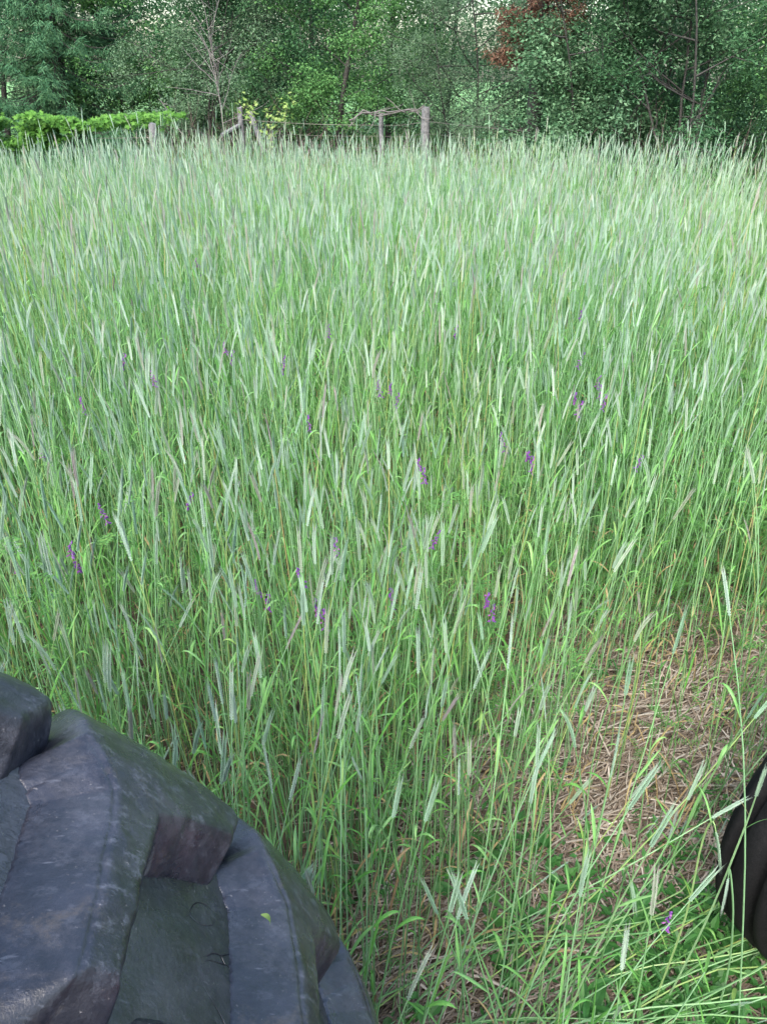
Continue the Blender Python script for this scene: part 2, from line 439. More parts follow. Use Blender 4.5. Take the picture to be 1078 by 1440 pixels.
LUG = np.array([(2.0, -.022), (1.5, .023), (.9, .086), (.6, .135), (1.5, .165), (2.3, .182), (2.1, .268), (-3, .272), (-8.3, .268), (-10.0, .205), (-8.2, .165),
                (-4.2, .145), (-2.2, .130), (-1.2, .08), (0.1, -.018)])
lugp = LUG.copy(); lugp[:, 0] = np.radians(lugp[:, 0]) * RR
def lug_mesh(sign, seed, fine):
    a0, a1 = np.radians(-14), np.radians(8)
    th = np.linspace(a0, a1, 230 if fine else 70); s = np.linspace(-.06, .34, 240 if fine else 70)
    T, S = np.meshgrid(th, s, indexing='ij')
    n1 = value_noise(T * RR * 30 + 7, S * 30 + 3, seed) - .5
    n2 = value_noise(T * RR * 90 + 7, S * 90 + 3, seed + 1) - .5
    X = T * RR + .0025 * n1 + .001 * n2; Y = S + .003 * (value_noise(T * 40 + 30, S * 35, seed + 2) - .5)
    pl_ = lugp.copy()
    if sign < 0: pl_[:, 1] = np.where(pl_[:, 1] < .12, .05 + pl_[:, 1] * .6, pl_[:, 1])     # the near row of lugs is shorter
    d, bx, by, din = seg_dist(X, Y, pl_)
    L = d + 1e-9
    trail = np.clip(bx / L, 0, 1); lead = np.clip(-bx / L, 0, 1); out = np.clip(by / L, 0, 1)
    slope = .011 + trail ** 1.5 * .034 * np.clip((.19 - S) / .04, 0, 1) + trail * .004 + lead * .004 * (S < .14) + out * .02 + np.clip(-by / L, 0, 1) * .014
    t = np.clip(d / slope, 0, 1)
    h = 1 - t; h = h * 1.0
    h = h * .040
    h = h - .0035 * np.exp(-(din + d) / .0022)           # worn, rounded top edges
    h += .0022 * n1 + .0012 * n2
    h = np.where(t >= 1, -.006, h)
    h = h - np.clip((S - .24) / .06, 0, 1) * .012
    V = wheel_pt(T, S * sign, h)
    na, nb = T.shape
    i = np.arange(na - 1)[:, None]; j = np.arange(nb - 1)[None]
    F = np.stack([i * nb + j, (i + 1) * nb + j, (i + 1) * nb + j + 1, i * nb + j + 1], -1).reshape(-1, 4)
    keep = (h.reshape(-1)[F] > -.0055).any(1); F = F[keep]
    if sign > 0: F = F[:, ::-1]
    u, inv = np.unique(F, return_inverse=True)
    g = Geo(); g.add(V.reshape(-1, 3)[u], inv.reshape(F.shape))
    me = g.build_mesh('lug', [M['tyre']], True)
    at_ = me.attributes.new('worn', 'FLOAT', 'POINT'); at_.data.foreach_set('value', np.clip((h.reshape(-1)[u] - .036) / .01, 0, 1).astype(np.float32))
    return me
LM = {(s, k, q): lug_mesh(s, 20 + 7 * k + (3 if s > 0 else 0), q) for s in (1, -1) for k in (0, 1, 2) for q in ((True, False) if s > 0 else (False,))}
NL = 26; pitch_a = 2 * PI / NL
for k in range(NL):
    for sgn, off in ((1, math.radians(40)), (-1, math.radians(40) + pitch_a / 2)):
        a = off + k * pitch_a
        o = link('lug', LM[(sgn, k % 3, sgn > 0 and (k < 3 or k > NL - 3))], rear_tyre)
        o.rotation_euler = (0, -a, 0)     # rotates x towards +z

def lathe(g, prof, n=48, m=0):            # about y axis
    a = np.arange(n) * 2 * PI / n; P = np.array(prof)
    V = np.stack([P[None, :, 1] * np.cos(a)[:, None], np.broadcast_to(P[None, :, 0], (n, len(P))), P[None, :, 1] * np.sin(a)[:, None]], -1)
    nb = len(P); i = np.arange(n)[:, None]; j = np.arange(nb - 1)[None]
    F = np.stack([i * nb + j, i * nb + j + 1, ((i + 1) % n) * nb + j + 1, ((i + 1) % n) * nb + j], -1).reshape(-1, 4)
    g.add(V.reshape(-1, 3), F, m)
g = Geo(); lathe(g, [(-.215, .535), (-.215, .57), (-.19, .565), (-.17, .52), (0, .50), (.17, .52), (.19, .565), (.215, .57), (.215, .535), (.16, .50), (.09, .47), (.06, .30), (.08, .18), (.08, .02)], 64)
o = link('rear_rim', g.build_mesh('rear_rim', [M['rim_steel']], True), tractor); o.matrix_local = WM
g = Geo(); lathe(g, [(.08, .001), (.14, .001), (.15, .05), (.14, .10), (.06, .12), (-.1, .12), (-.9, .09), (-.9, .001)], 32)
o = link('rear_axle', g.build_mesh('rear_axle', [M['steel_paint']], True), tractor); o.matrix_local = WM

# bits of the leaf and dried mud stuck on the tyre
def tread_leaf(px, py, size, m, name, label, rot=0.):
    r = np.array(ray(px, py)); C = RC; best = None
    for t in np.linspace(.3, 2.2, 4000):
        p = np.array([0, 0, CAM_H]) + t * r - C
        rad = math.hypot(p @ dv, p[2])
        if rad < RR + .003: break
    a = math.atan2(p[2], p @ dv)
    N_ = np.array(dv) * math.cos(a) + np.array([0, 0, 1]) * math.sin(a)
    T = np.cross(N_, nv)
    A = T * math.cos(rot) + nv * math.sin(rot); B = np.cross(N_, A)
    g = Geo()
    u = np.linspace(0, 1, 7); path = np.outer((u - .5) * size, A) + np.outer(.003 * np.sin(u * PI), N_)
    blade(g, path, size * .55 * np.sin(np.clip(u, .04, .97) * PI) ** .7, B, fold=.15)
    return link(name, g.build_mesh(name, [m], True), None, p + C + N_ * .004)
o = tread_leaf(368, 1297, .013, M['pale_leaf'], 'torn_leaf', '', .3)
o['label'] = 'tiny torn pale green leaf stuck on the big tyre'; o['category'] = 'leaf'

# front wheel
FW = np.array([1.275, 1.38, 0.50]); FR = .50
yawf = math.radians(24)
fd = np.array([math.cos(yawf), math.sin(yawf), 0]); fn = np.array([-math.sin(yawf), math.cos(yawf), 0])
FM = Matrix(((fd[0], fn[0], 0, FW[0]), (fd[1], fn[1], 0, FW[1]), (0, 0, 1, FW[2]), (0, 0, 0, 1)))
fp = [(-.07, .21), (-.09, .26), (-.105, .33), (-.10, .38), (-.085, .405), (-.07, .41), (-.066, .425), (-.050, .428), (-.046, .408), (-.030, .408), (-.022, .43), (.022, .43), (.030, .408),
      (.046, .408), (.050, .428), (.066, .425), (.07, .41), (.085, .405), (.10, .38), (.105, .33), (.09, .26), (.07, .21)]
fp = [(a * 1.05, b * FR / .43) for a, b in fp]
g = Geo(); lathe(g, fp[::-1], 96)
o = link('front_tyre', g.build_mesh('front_tyre', [M['front_rubber']], True), tractor); o.matrix_local = FM
o['label'] = 'small ribbed deep black front tyre'
ft = o
g = Geo(); lathe(g, [(.075, .205), (.075, .225), (.05, .20), (.02, .18), (.03, .08), (.07, .06), (.07, .001)], 40); lathe(g, [(-.02, .001), (-.05, .19), (-.075, .22), (-.075, .205), (.02, .18)], 40)
o = link('front_rim', g.build_mesh('front_rim', [M['rim_steel']], True), tractor); o.matrix_local = FM
g = Geo()
rail0 = RC - nv * .95 ; 
fa = FW - fn * .85
tube(g, [FW - fn * .02, FW - fn * .2, fa + np.array([0, 0, .05])], [.035, .04, .05], 8)
link('front_axle', g.build_mesh('front_axle', [M['steel_paint']], True), tractor)
g = Geo()
R3 = np.stack([dv, nv, [0, 0, 1]], 1)
mid = (rail0 + fa) / 2; mid[2] = .62
box(g, mid, (2.3, .34, .32), 0, R3, .03)
link('chassis', g.build_mesh('chassis', [M['steel_paint']], False), tractor)

# ---------------------------------------------------------------- rye stalks
def rye_parts(r, H=None, bend=None, ear_dir=None):
    """a rye stalk as separate Geo pieces: stem, ear, leaves"""
    H = H or r.uniform(1.12, 1.42)
    az = r.uniform(0, 2 * PI); lean = abs(r.normal(0, .045)) + .01; curve = r.uniform(.0, .10)
    if bend: lean, curve, az = bend
    n = 9; u = np.linspace(0, 1, n)
    off = lean * u + curve * u ** 3
    d = np.array([math.cos(az), math.sin(az), 0])
    wob = r.normal(0, .006, 2)
    path = np.outer(off * H, d) + np.outer(u * H * math.sqrt(max(.05, 1 - (lean + curve) ** 2 * .6)), [0, 0, 1])
    path[:, 0] += wob[0] * np.sin(u * PI * 2); path[:, 1] += wob[1] * np.sin(u * PI * 2)
    return rye_from_path(r, path)

def rye_from_path(r, path, leaves=None, dry_low=True, earlen=None, nod=None):
    path = np.asarray(path, float); n = len(path)
    H = np.linalg.norm(np.diff(path, axis=0), axis=1).sum()
    u = np.linspace(0, 1, n)
    stem = Geo(); tube(stem, path, np.interp(u, [0, .7, 1], [.0023, .0019, .0011]), 4, 0, False)
    T = norm(path[-1] - path[-2])
    # ear: curved rachis
    L = earlen or r.uniform(.065, .115); lv = 18
    nod = r.uniform(0, .9) ** 1.5 if nod is None else nod
    sd = norm(T + np.array([0, 0, -1]) * .0 + np.append(r.normal(0, 1, 2), 0) * .5)
    s = np.linspace(0, 1, lv + 1)
    grav = np.array([0, 0, -1.]) * nod
    dirs = norm(T[None] + s[:, None] * grav[None] * .7)
    ax = path[-1] + np.concatenate([[np.zeros(3)], np.cumsum((dirs[:-1] + dirs[1:]) / 2 * (L / lv), 0)])
    S = norm(np.cross(T, sd)); Fv = norm(np.cross(S, T))
    ear = Geo(); tube(ear, ax, np.linspace(.0016, .0006, lv + 1), 3, 0, False)
    sv_, fv_, av_, afv = [], [], [], []
    vi = ai = 0
    full = .6 + .4 * np.sin(np.clip(s * 1.15, 0, 1) * PI) ** .6
    for k in range(lv):
        t = dirs[k]
        for sg in (-1, 1):
            for ff in ((-.35, .35)):
                o = S * sg + Fv * (ff + r.normal(0, .12)); o = o / np.linalg.norm(o)
                b = ax[k] + o * .0008
                ln = .0115 * full[k] * r.uniform(.9, 1.1)
                dd = norm(t * .985 + o * .13)
                c = b + dd * ln * .45 + o * .0012; w = norm(np.cross(dd, o)) * .00115 * full[k]
                th = o * .0018
                tip = b + dd * ln
                sv_ += [b, c + w, c + th, c - w, tip]
                fv_ += [[vi, vi + 1, vi + 2], [vi, vi + 2, vi + 3], [vi + 4, vi + 2, vi + 1], [vi + 4, vi + 3, vi + 2]]
                vi += 5
                al = r.uniform(.018, .036); ad = norm(t * .99 + o * .085 + r.normal(0, .028, 3))
                aw = norm(np.cross(ad, Fv + .3 * S)) * .00038
                av_ += [tip - aw - dd * .001, tip + aw - dd * .001, tip + ad * al]
                afv.append([ai, ai + 1, ai + 2]); ai += 3
    ear.add(sv_, fv_, 0); ear.add(av_, afv, 1)
    # leaves
    lvs = []
    nl = leaves if leaves is not None else r.choice([2, 2, 3, 3])
    for k in range(nl):
        q = [0.80, .58, .38, .2][k] * r.uniform(.9, 1.08)
        a = r.uniform(0, 2 * PI); LL = r.uniform(.10, .20) * (1.0 if k else .75)
        b = np.array([np.interp(q, u, path[:, i]) for i in range(3)])
        dr = np.array([math.cos(a), math.sin(a), 0]); t = np.linspace(0, 1, 7)
        up = r.uniform(.8, 1.5); droop = r.uniform(.1, 1.0) ** 1.3
        if k >= 2: droop += .5
        pl = b + np.outer(t * LL * .5, dr) + np.outer(LL * (up * t - droop * t ** 2) * .8, [0, 0, 1])
        w = (.0075 if k < 2 else .0062) * r.uniform(.7, 1.2) * np.interp(t, [0, .1, .5, .85, 1], [.5, .9, 1, .5, .06])
        g = Geo(); tw = r.uniform(-1.2, 1.2) * t
        sdv = norm(np.cross(dr, [0, 0, 1]))[None] * np.cos(tw)[:, None] + np.array([0, 0, 1])[None] * np.sin(tw)[:, None]
        Tt = norm(np.gradient(pl, axis=0)); sdv = norm(sdv - (sdv * Tt).sum(1, keepdims=True) * Tt)
        blade(g, pl, w, sdv, 0, .3)
        dead = (k >= 3 and dry_low) or (k == 2 and r.random() < .5 and dry_low) or r.random() < .05
        lvs.append((g, 'dry' if dead else 'leaf'))
    return stem, ear, lvs

def tiller_parts(r):
    H = r.uniform(.55, 1.05); n = 8; u = np.linspace(0, 1, n); a = r.uniform(0, 6.3); ln_ = r.uniform(.02, .14)
    path = np.stack([ln_ * H * u ** 1.5 * math.cos(a), ln_ * H * u ** 1.5 * math.sin(a), H * u], -1)
    stem = Geo(); tube(stem, path, np.linspace(.0022, .0012, n), 4, 0, False); lvs = []
    for k in range(r.integers(3, 6)):
        q = 1 - .17 * k * r.uniform(.8, 1.1); az = r.uniform(0, 6.3); L = r.uniform(.16, .30); d = np.array([math.cos(az), math.sin(az), 0]); t = np.linspace(0, 1, 8)
        b = np.array([np.interp(q, u, path[:, i]) for i in range(3)]); up = r.uniform(.9, 1.6); dr = r.uniform(.1, 1.0)
        if r.random() < .15: dr += 1.0
        pl = b + np.outer(t * L * .42, d) + np.outer(L * (up * t - dr * t ** 2) * .8, [0, 0, 1])
        Tt = norm(np.gradient(pl, axis=0)); tw = r.uniform(-1.5, 1.5) * t
        sd = norm(np.cross(d, [0, 0, 1]))[None] * np.cos(tw)[:, None] + d[None] * np.sin(tw)[:, None]; sd = norm(sd - (sd * Tt).sum(1, keepdims=True) * Tt)
        g = Geo(); blade(g, pl, .0070 * r.uniform(.7, 1.25) * np.interp(t, [0, .1, .5, .85, 1], [.5, .9, 1, .5, .06]), sd, 0, .3)
        lvs.append((g, 'dry' if (k >= 3 and r.random() < .6) else 'leaf'))
    return stem, None, lvs

def merged(name, parts):
    stem, ear, lvs = parts
    g = Geo()
    for src, ms in [(stem, [0])] + ([(ear, [1, 2])] if ear else []) + [(l, [3] if k == 'leaf' else [4]) for l, k in lvs]:
        base = g.n
        for v in src.v: g.v.append(v); g.n += len(v)
        for f, m in src.f: g.f.append((f + base, ms[m]))
    return g.build_mesh(name, [M['stem'], M['ear'], M['awn'], M['leaf'], M['dry']], False)

NV = 16
NT = 9
variants = [rye_parts(np.random.default_rng(100 + k)) for k in range(NV)] + [tiller_parts(np.random.default_rng(180 + k)) for k in range(NT)]
hidden = bpy.data.collections.new('rye_variants')           # prototypes for the mass of stalks, not in the scene
for k, p in enumerate(variants):
    o = bpy.data.objects.new('rye_variant_%02d' % k, merged('rye_variant', p)); hidden.objects.link(o)
VM = []
for stem, ear, lvs in variants:
    VM.append((stem.build_mesh('stem', [M['stem']]), ear.build_mesh('ear', [M['ear'], M['awn']]) if ear else None,
               [l.build_mesh('leaf', [M[k]]) for l, k in lvs]))

def scatter(name, pts, rot, scl, idx, collection):
    """one object: instances of the collection's plants on its points"""
    me = bpy.data.meshes.new(name)
    me.vertices.add(len(pts)); me.vertices.foreach_set('co', np.asarray(pts, np.float32).ravel())
    for nm, ty, arr, key in (('rot', 'FLOAT_VECTOR', rot, 'vector'), ('scl', 'FLOAT', scl, 'value'), ('idx', 'INT', idx, 'value')):
        a = me.attributes.new(nm, ty, 'POINT')
        a.data.foreach_set(key, np.asarray(arr, np.int32 if ty == 'INT' else np.float32).ravel())
    o = link(name, me)
    ng = bpy.data.node_groups.new(name, 'GeometryNodeTree')
    ng.interface.new_socket('Geometry', in_out='INPUT', socket_type='NodeSocketGeometry')
    ng.interface.new_socket('Geometry', in_out='OUTPUT', socket_type='NodeSocketGeometry')
    gi, go = ng.nodes.new('NodeGroupInput'), ng.nodes.new('NodeGroupOutput')
    ip = ng.nodes.new('GeometryNodeInstanceOnPoints'); ip.inputs['Pick Instance'].default_value = True
    ci = ng.nodes.new('GeometryNodeCollectionInfo'); ci.inputs['Collection'].default_value = collection
    ci.inputs['Separate Children'].default_value = True; ci.inputs['Reset Children'].default_value = True
    def attr(nm, ty):
        n = ng.nodes.new('GeometryNodeInputNamedAttribute'); n.data_type = ty; n.inputs['Name'].default_value = nm
        return n.outputs['Attribute']
    L = ng.links.new
    L(gi.outputs[0], ip.inputs['Points']); L(ci.outputs[0], ip.inputs['Instance'])
    L(attr('idx', 'INT'), ip.inputs['Instance Index']); L(attr('rot', 'FLOAT_VECTOR'), ip.inputs['Rotation']); L(attr('scl', 'FLOAT'), ip.inputs['Scale'])
    L(ip.outputs[0], go.inputs[0])
    md = o.modifiers.new('scatter', 'NODES'); md.node_group = ng
    o['kind'] = 'stuff'
    return o

# where the rye stands
EDGE = [(-12, 8.4), (-4.5, 8.9), (-2.5, 10.4), (0, 11.4), (2, 10.9), (4, 9.1), (6, 8.2), (12, 7.8)]
def y_edge(x): return np.interp(x, *zip(*EDGE))
def density(x, y):
    """1 in the standing crop, thin where the straw shows, 0 under the tractor"""
    lx = np.interp(y, [0, 1.0, 1.15, 1.6, 2.2, 2.5, 2.65, 2.8], [-.6, -.15, -.02, .28, .64, .9, 1.5, 3.6])   # x where the bare strip starts
    d = np.where(x < lx, 1.0, np.where(y < 2.75, .32, 1.0))
    e = np.clip((lx + .35 - x) / .35, 0, 1)
    d = np.where((x >= lx) & (y < 2.75), np.maximum(.30, e * .8), d)
    # tractor footprint
    P = np.stack([x, y], -1)
    a = (P - RC[:2]) @ dv[:2]; b = (P - RC[:2]) @ nv[:2]
    d = np.where((b < .27) & (np.abs(a) < 1.02), 0, d)
    d = np.where((b < .10), 0, d)
    fa_, fb_ = (P - FW[:2]) @ fd[:2], (P - FW[:2]) @ fn[:2]
    d = np.where((np.abs(fa_) < .5) & (fb_ < .18), 0, d)
    d = np.where((x > .45) & (y < 1.6) & (d > 0), .03, d)
    # thinner, patchy ground near the camera
    patch = value_noise(x * 1.7 + 40, y * 1.7, 11)
    near = np.clip((4.2 - y) / 3.0, 0, 1)
    d = d * (1 - near * np.clip((.52 - patch) * 1.5, 0, .5))
    return d * (y < y_edge(x))
A_W = 11.5
npts = int(2 * A_W * 14.0 * 330)
X = rng.uniform(-A_W, A_W, npts); Y = rng.uniform(.2, 14.2, npts)
X = np.concatenate([X, rng.uniform(-3.5, 4.5, 4600)]); Y = np.concatenate([Y, rng.uniform(.5, 4.6, 4600)]); npts = len(X)   # the stand is thickest near the tractor
dens = density(X, Y) * np.where(Y < 3.6, .92, 1.0)
ok = (rng.random(npts) < dens) & (np.abs(X) < 2.6 + .56 * Y)
X, Y = X[ok], Y[ok]; n = len(X)
lean = value_noise(X * .5 + 3, Y * .5, 21) - .5; lean2 = value_noise(X * .5 + 9, Y * .5 + 30, 22) - .5
rot = np.stack([rng.normal(0, .055, n) + lean2 * .12, rng.normal(-.01, .065, n) + lean * .09, rng.uniform(0, 2 * PI, n)], -1)
hn = value_noise(X * .45, Y * .45, 31)
scl = (.84 + .16 * hn + np.clip(rng.normal(0, .065, n), -.16, .13)) * np.where((X > 0) & (Y < 3.2) & (Y < 1.5 * np.abs(X) + 2.4), .93, 1)
tall = rng.random(n) < .07; scl = np.where(tall, scl * np.where(Y > 7, 1.12, 1.08), scl)
tl = rng.random(n) < np.interp(Y, [1, 3, 6, 12], [.25, .34, .30, .12])
idx = np.where(tl, rng.integers(NV, NV + NT, n), rng.integers(0, NV, n))
scl = np.where(Y < 2.6, np.minimum(scl, .80 + .055 * Y), scl)
Z = ground_z(X, Y) - .01
base = np.stack([X, Y, Z], -1)
# the largest few hundred in the picture are individuals
px, py, f = project(base + np.array([0, 0, 1]) * (1.25 * scl)[:, None])
bpx, bpy_, bf = project(base)
inview = (f > 0) & (px > 5) & (px < 1073) & (py > 5) & (py < 1435) & (bpx > -100)
tyre_line = np.interp(px, [0, 125, 240, 375, 495, 545], [940, 960, 1040, 1170, 1320, 1430])
inview &= ~((px < 545) & (py > tyre_line - 30))
inview &= idx < NV
order = np.where(inview)[0][np.argsort(f[inview])][:255]
mask = np.zeros(n, bool); mask[order] = True
rest = ~mask
o = scatter('rye_crop', base[rest], rot[rest], scl[rest], idx[rest], hidden)
o['label'] = 'dense blue-green rye crop filling the field up to the trees'; o['category'] = 'rye'

def add_rye(k, loc, rot_, s, label, group):
    t = thing('rye_stalk', label, 'rye', loc, group)
    t.rotation_euler = rot_; t.scale = (s, s, s)
    sm, em, lm = VM[k]
    link('stem', sm, t); link('ear', em, t)
    for l in lm: link('leaf', l, t)
    return t
ex = px[order]
for a in order:
    if X[a] > .62 and Y[a] < 2.6: lab, gp = 'lone rye stalk with bearded ear rising out of or beside the bare straw strip', 'rye stalks on the straw strip'
    elif px[a] < 130: lab, gp = 'rye stalk with bearded ear at the left picture edge above the tyre', 'rye stalks at the left edge'
    elif px[a] < 260: lab, gp = 'slim rye stalk with bearded ear standing behind the highest part of the big tyre', 'rye stalks behind the tyre top'
    elif px[a] < 400: lab, gp = 'rye stalk with bearded ear standing over the downward curve of the big tyre', 'rye stalks behind the tyre curve'
    elif px[a] < 540: lab, gp = 'upright rye stalk just right of the big tyre, left of the picture middle', 'rye stalks right of the tyre'
    elif px[a] < 680: lab, gp = 'upright rye stalk with pale ear just right of the picture middle', 'rye stalks right of the middle'
    elif px[a] < 860: lab, gp = 'rye stalk in the stand behind the bare straw strip', 'rye stalks behind the straw strip'
    else: lab, gp = 'rye stalk near the right picture edge above the front wheel', 'rye stalks above the front wheel'
    add_rye(int(idx[a]), base[a], rot[a], float(scl[a]), lab, gp)

# individually posed stalks that lean and nod over the strip beside the front wheel
def spline(pts, n=16):
    P = np.array([tuple(p) for p in pts], float)
    t = np.linspace(0, len(P) - 1, n); out = []
    for q in t:
        i = min(int(q), len(P) - 2); s = q - i
        p0 = P[max(i - 1, 0)]; p1 = P[i]; p2 = P[i + 1]; p3 = P[min(i + 2, len(P) - 1)]
        out.append(.5 * ((2 * p1) + (-p0 + p2) * s + (2 * p0 - 5 * p1 + 4 * p2 - p3) * s * s + (-p0 + 3 * p1 - 3 * p2 + p3) * s ** 3))
    return np.array(out)
def posed(pts, label, seed, leaves=2, nod=.1, earlen=None):
    r = np.random.default_rng(seed)
    path = spline([at(*p) for p in pts]); b = path[0].copy()
    stem, ear, lvs = rye_from_path(r, path - b, leaves, False, earlen, nod)
    t = thing('rye_stalk', label, 'rye', b, 'bent rye stalks beside the front wheel')
    link('stem', stem.build_mesh('stem', [M['stem']]), t); link('ear', ear.build_mesh('ear', [M['ear'], M['awn']]), t)
    for l, k in lvs: link('leaf', l.build_mesh('leaf', [M[k]]), t)
posed([(640, 1410, .0), (800, 1290, .25), (940, 1150, .55), (1060, 1010, .85)], 'long rye stalk leaning far right across the straw towards the wheel top', 301, 1)
posed([(740, 1445, .0), (850, 1330, .3), (930, 1200, .55), (966, 1125, .72)], 'leaning rye stalk whose ear points up just left of the front wheel', 302, 1)
posed([(820, 1440, .0), (850, 1330, .3), (872, 1250, .5), (880, 1225, .62), (886, 1240, .60)], 'rye stalk with its ear nodding straight down over the green weeds', 303, 1, 1.2)
posed([(905, 1445, .0), (960, 1300, .35), (985, 1190, .6), (1000, 1155, .70), (1006, 1170, .68)], 'rye stalk with a drooping ear hanging in front of the black wheel edge', 304, 1, 1.0)
posed([(1000, 1450, .0), (1022, 1370, .2), (1030, 1290, .45), (1026, 1225, .62), (1023, 1235, .60)], 'rye stalk with its ear hanging low against the front wheel', 305, 0, 1.2)
posed([(700, 1400, .0), (760, 1200, .4), (800, 1060, .75), (822, 1000, .9)], 'rye stalk over the straw with a soft green ear tilted right', 306, 2, .1)
posed([(630, 1330, .0), (700, 1240, .25), (770, 1165, .45), (800, 1130, .55)], 'low rye stalk leaning right with a short ear over bare straw', 307, 1, .1)
posed([(850, 1500, .0), (850, 1470, .15), (855, 1445, .28), (862, 1432, .36)], 'short pale rye stalk with whitish ear low above the flattened grass', 308, 0, .0)
posed([(560, 1440, .0), (620, 1370, .2), (700, 1290, .38), (760, 1240, .45)], 'thin rye stalk lying low across the straw near the tyre', 309, 0, .3)
posed([(920, 1440, .0), (990, 1300, .4), (1040, 1180, .7), (1062, 1120, .85)], 'rye stalk standing before the black wheel with a narrow closed ear', 310, 1, .0)
posed([(560, 1380, .0), (700, 1310, .22), (860, 1230, .45), (1000, 1150, .62)], 'rye stalk bent almost flat across the strip towards the wheel', 311, 1, .1)
posed([(870, 1390, .0), (930, 1240, .35), (990, 1110, .7), (1050, 1010, .98)], 'tall leaning rye stalk crossing above the front wheel top', 312, 2, .1)

# flattened green stalks lying at the wheel: alike copies
fl = []
for k in range(3):
    r = np.random.default_rng(400 + k)
    path = spline([(0, 0, .02), (.3, .03 * k, .07), (.65, -.02, .09), (.95, .04, .05)], 10)
    stem, ear, lvs = rye_from_path(r, path, 3, False, None, .2)
    fl.append((stem.build_mesh('stem', [M['stem']]), ear.build_mesh('ear', [M['ear'], M['awn']]), [l.build_mesh('leaf', [M[q]]) for l, q in lvs]))
r = np.random.default_rng(5)
for k in range(34):
    p = at(r.uniform(700, 1078), r.uniform(1370, 1480), 0)
    t = thing('flattened_rye', 'green rye stalk pressed flat on the ground beside the front wheel', 'rye', (p.x - .35, p.y - .12, .01 + .09 * r.random()), 'rye stalks flattened by the wheel')
    t.rotation_euler = (r.normal(0, .3), -abs(r.normal(.05, .05)), r.normal(.42, .22)); s = r.uniform(.75, 1.1); t.scale = (s, s, s)
    sm, em, lm = fl[k % 3]
    link('stem', sm, t); link('ear', em, t)
    for l in lm: link('leaf', l, t)

# ---------------------------------------------------------------- straw on the ground
def straw(nst, seed, area, zmax, name, label):
    r = np.random.default_rng(seed)
    x, y = area(r, nst); L = r.uniform(.05, .34, nst); a = r.normal(.62, .55, nst) + np.where(r.random(nst) < .15, r.uniform(0, PI, nst), 0)
    el = r.normal(0, .07, nst); z = ground_z(x, y) + zmax * r.random(nst) ** 1.5 + .004; rad = r.uniform(.0012, .0028, nst)
    d = np.stack([np.cos(a) * np.cos(el), np.sin(a) * np.cos(el), np.sin(el)], -1)
    s = np.stack([-np.sin(a), np.cos(a), 0 * a], -1); u = np.cross(d, s)
    c = np.stack([x, y, z], -1)
    kink = (s * r.normal(0, .012, nst)[:, None] + u * r.normal(.004, .006, nst)[:, None])
    rings = []
    for q, kk in ((-.5, 0), (0, 1), (.5, 0)):
        cc = c + d * (L * q)[:, None] + kink * kk
        for ang in (0, 2.09, 4.19):
            rings.append(cc + (s * math.cos(ang) * 1.3 + u * math.sin(ang) * .7) * rad[:, None])
    V = np.stack(rings, 1)
    F = []
    for q in (0, 3):
        for j in range(3): F.append([q + j, q + (j + 1) % 3, q + 3 + (j + 1) % 3, q + 3 + j])
    F = (np.arange(nst)[:, None, None] * 9 + np.array(F)[None]).reshape(-1, 4)
    g = Geo(); g.add(V.reshape(-1, 3), F)
    o = link(name, g.build_mesh(name, [M['straw']])); o['kind'] = 'stuff'; o['label'] = label; o['category'] = 'straw'
def strip(r, k):
    y = r.uniform(.7, 2.9, k); x = np.interp(y, [.7, 1.15, 2.0, 2.9], [-.25, .0, .5, 1.1]) + r.uniform(-.35, 2.2, k) * np.interp(y, [1, 2.9], [.6, .9])
    return x, y
straw(15000, 1, strip, .05, 'straw', 'pale brown straw lying in a swath on the bare strip')
def allover(r, k): return r.uniform(-4, 5, k), r.uniform(.5, 6.5, k)
straw(12000, 2, allover, .02, 'stubble_litter', 'old brown straw litter under the standing rye')

# short dead stubble and dry tillers between the stems
g_dry = bpy.data.collections.new('dry_variants')
for k in range(4):
    r = np.random.default_rng(600 + k); g = Geo()
    for q in range(4):
        a = r.uniform(0, 2 * PI); d = np.array([math.cos(a), math.sin(a), 0]); t = np.linspace(0, 1, 6); L = r.uniform(.12, .32)
        pl = np.outer(t * L * .6, d) + np.outer(L * (1.6 * t - r.uniform(.8, 1.6) * t ** 2), [0, 0, 1]) + np.append(r.normal(0, .02, 2), 0)
        blade(g, pl, .006 * np.interp(t, [0, .5, 1], [.6, 1, .1]), np.cross(d, [0, 0, 1.]), 0, .3)
    g_dry.objects.link(bpy.data.objects.new('dry_tuft_%d' % k, g.build_mesh('dry_tuft', [M['dry']])))
k = 1500; x = rng.uniform(-3, 3.6, k); y = rng.uniform(.9, 5.0, k); ok = density(x, y) > .1
x, y = x[ok], y[ok]; k = len(x)
o = scatter('dry_undergrowth', np.stack([x, y, ground_z(x, y)], -1), np.stack([rng.normal(0, .2, k), rng.normal(0, .2, k), rng.uniform(0, 6.3, k)], -1), rng.uniform(.6, 1.4, k), rng.integers(0, 4, k), g_dry)
o['label'] = 'withered yellow-brown leaves at the feet of the rye'; o['category'] = 'dry leaves'

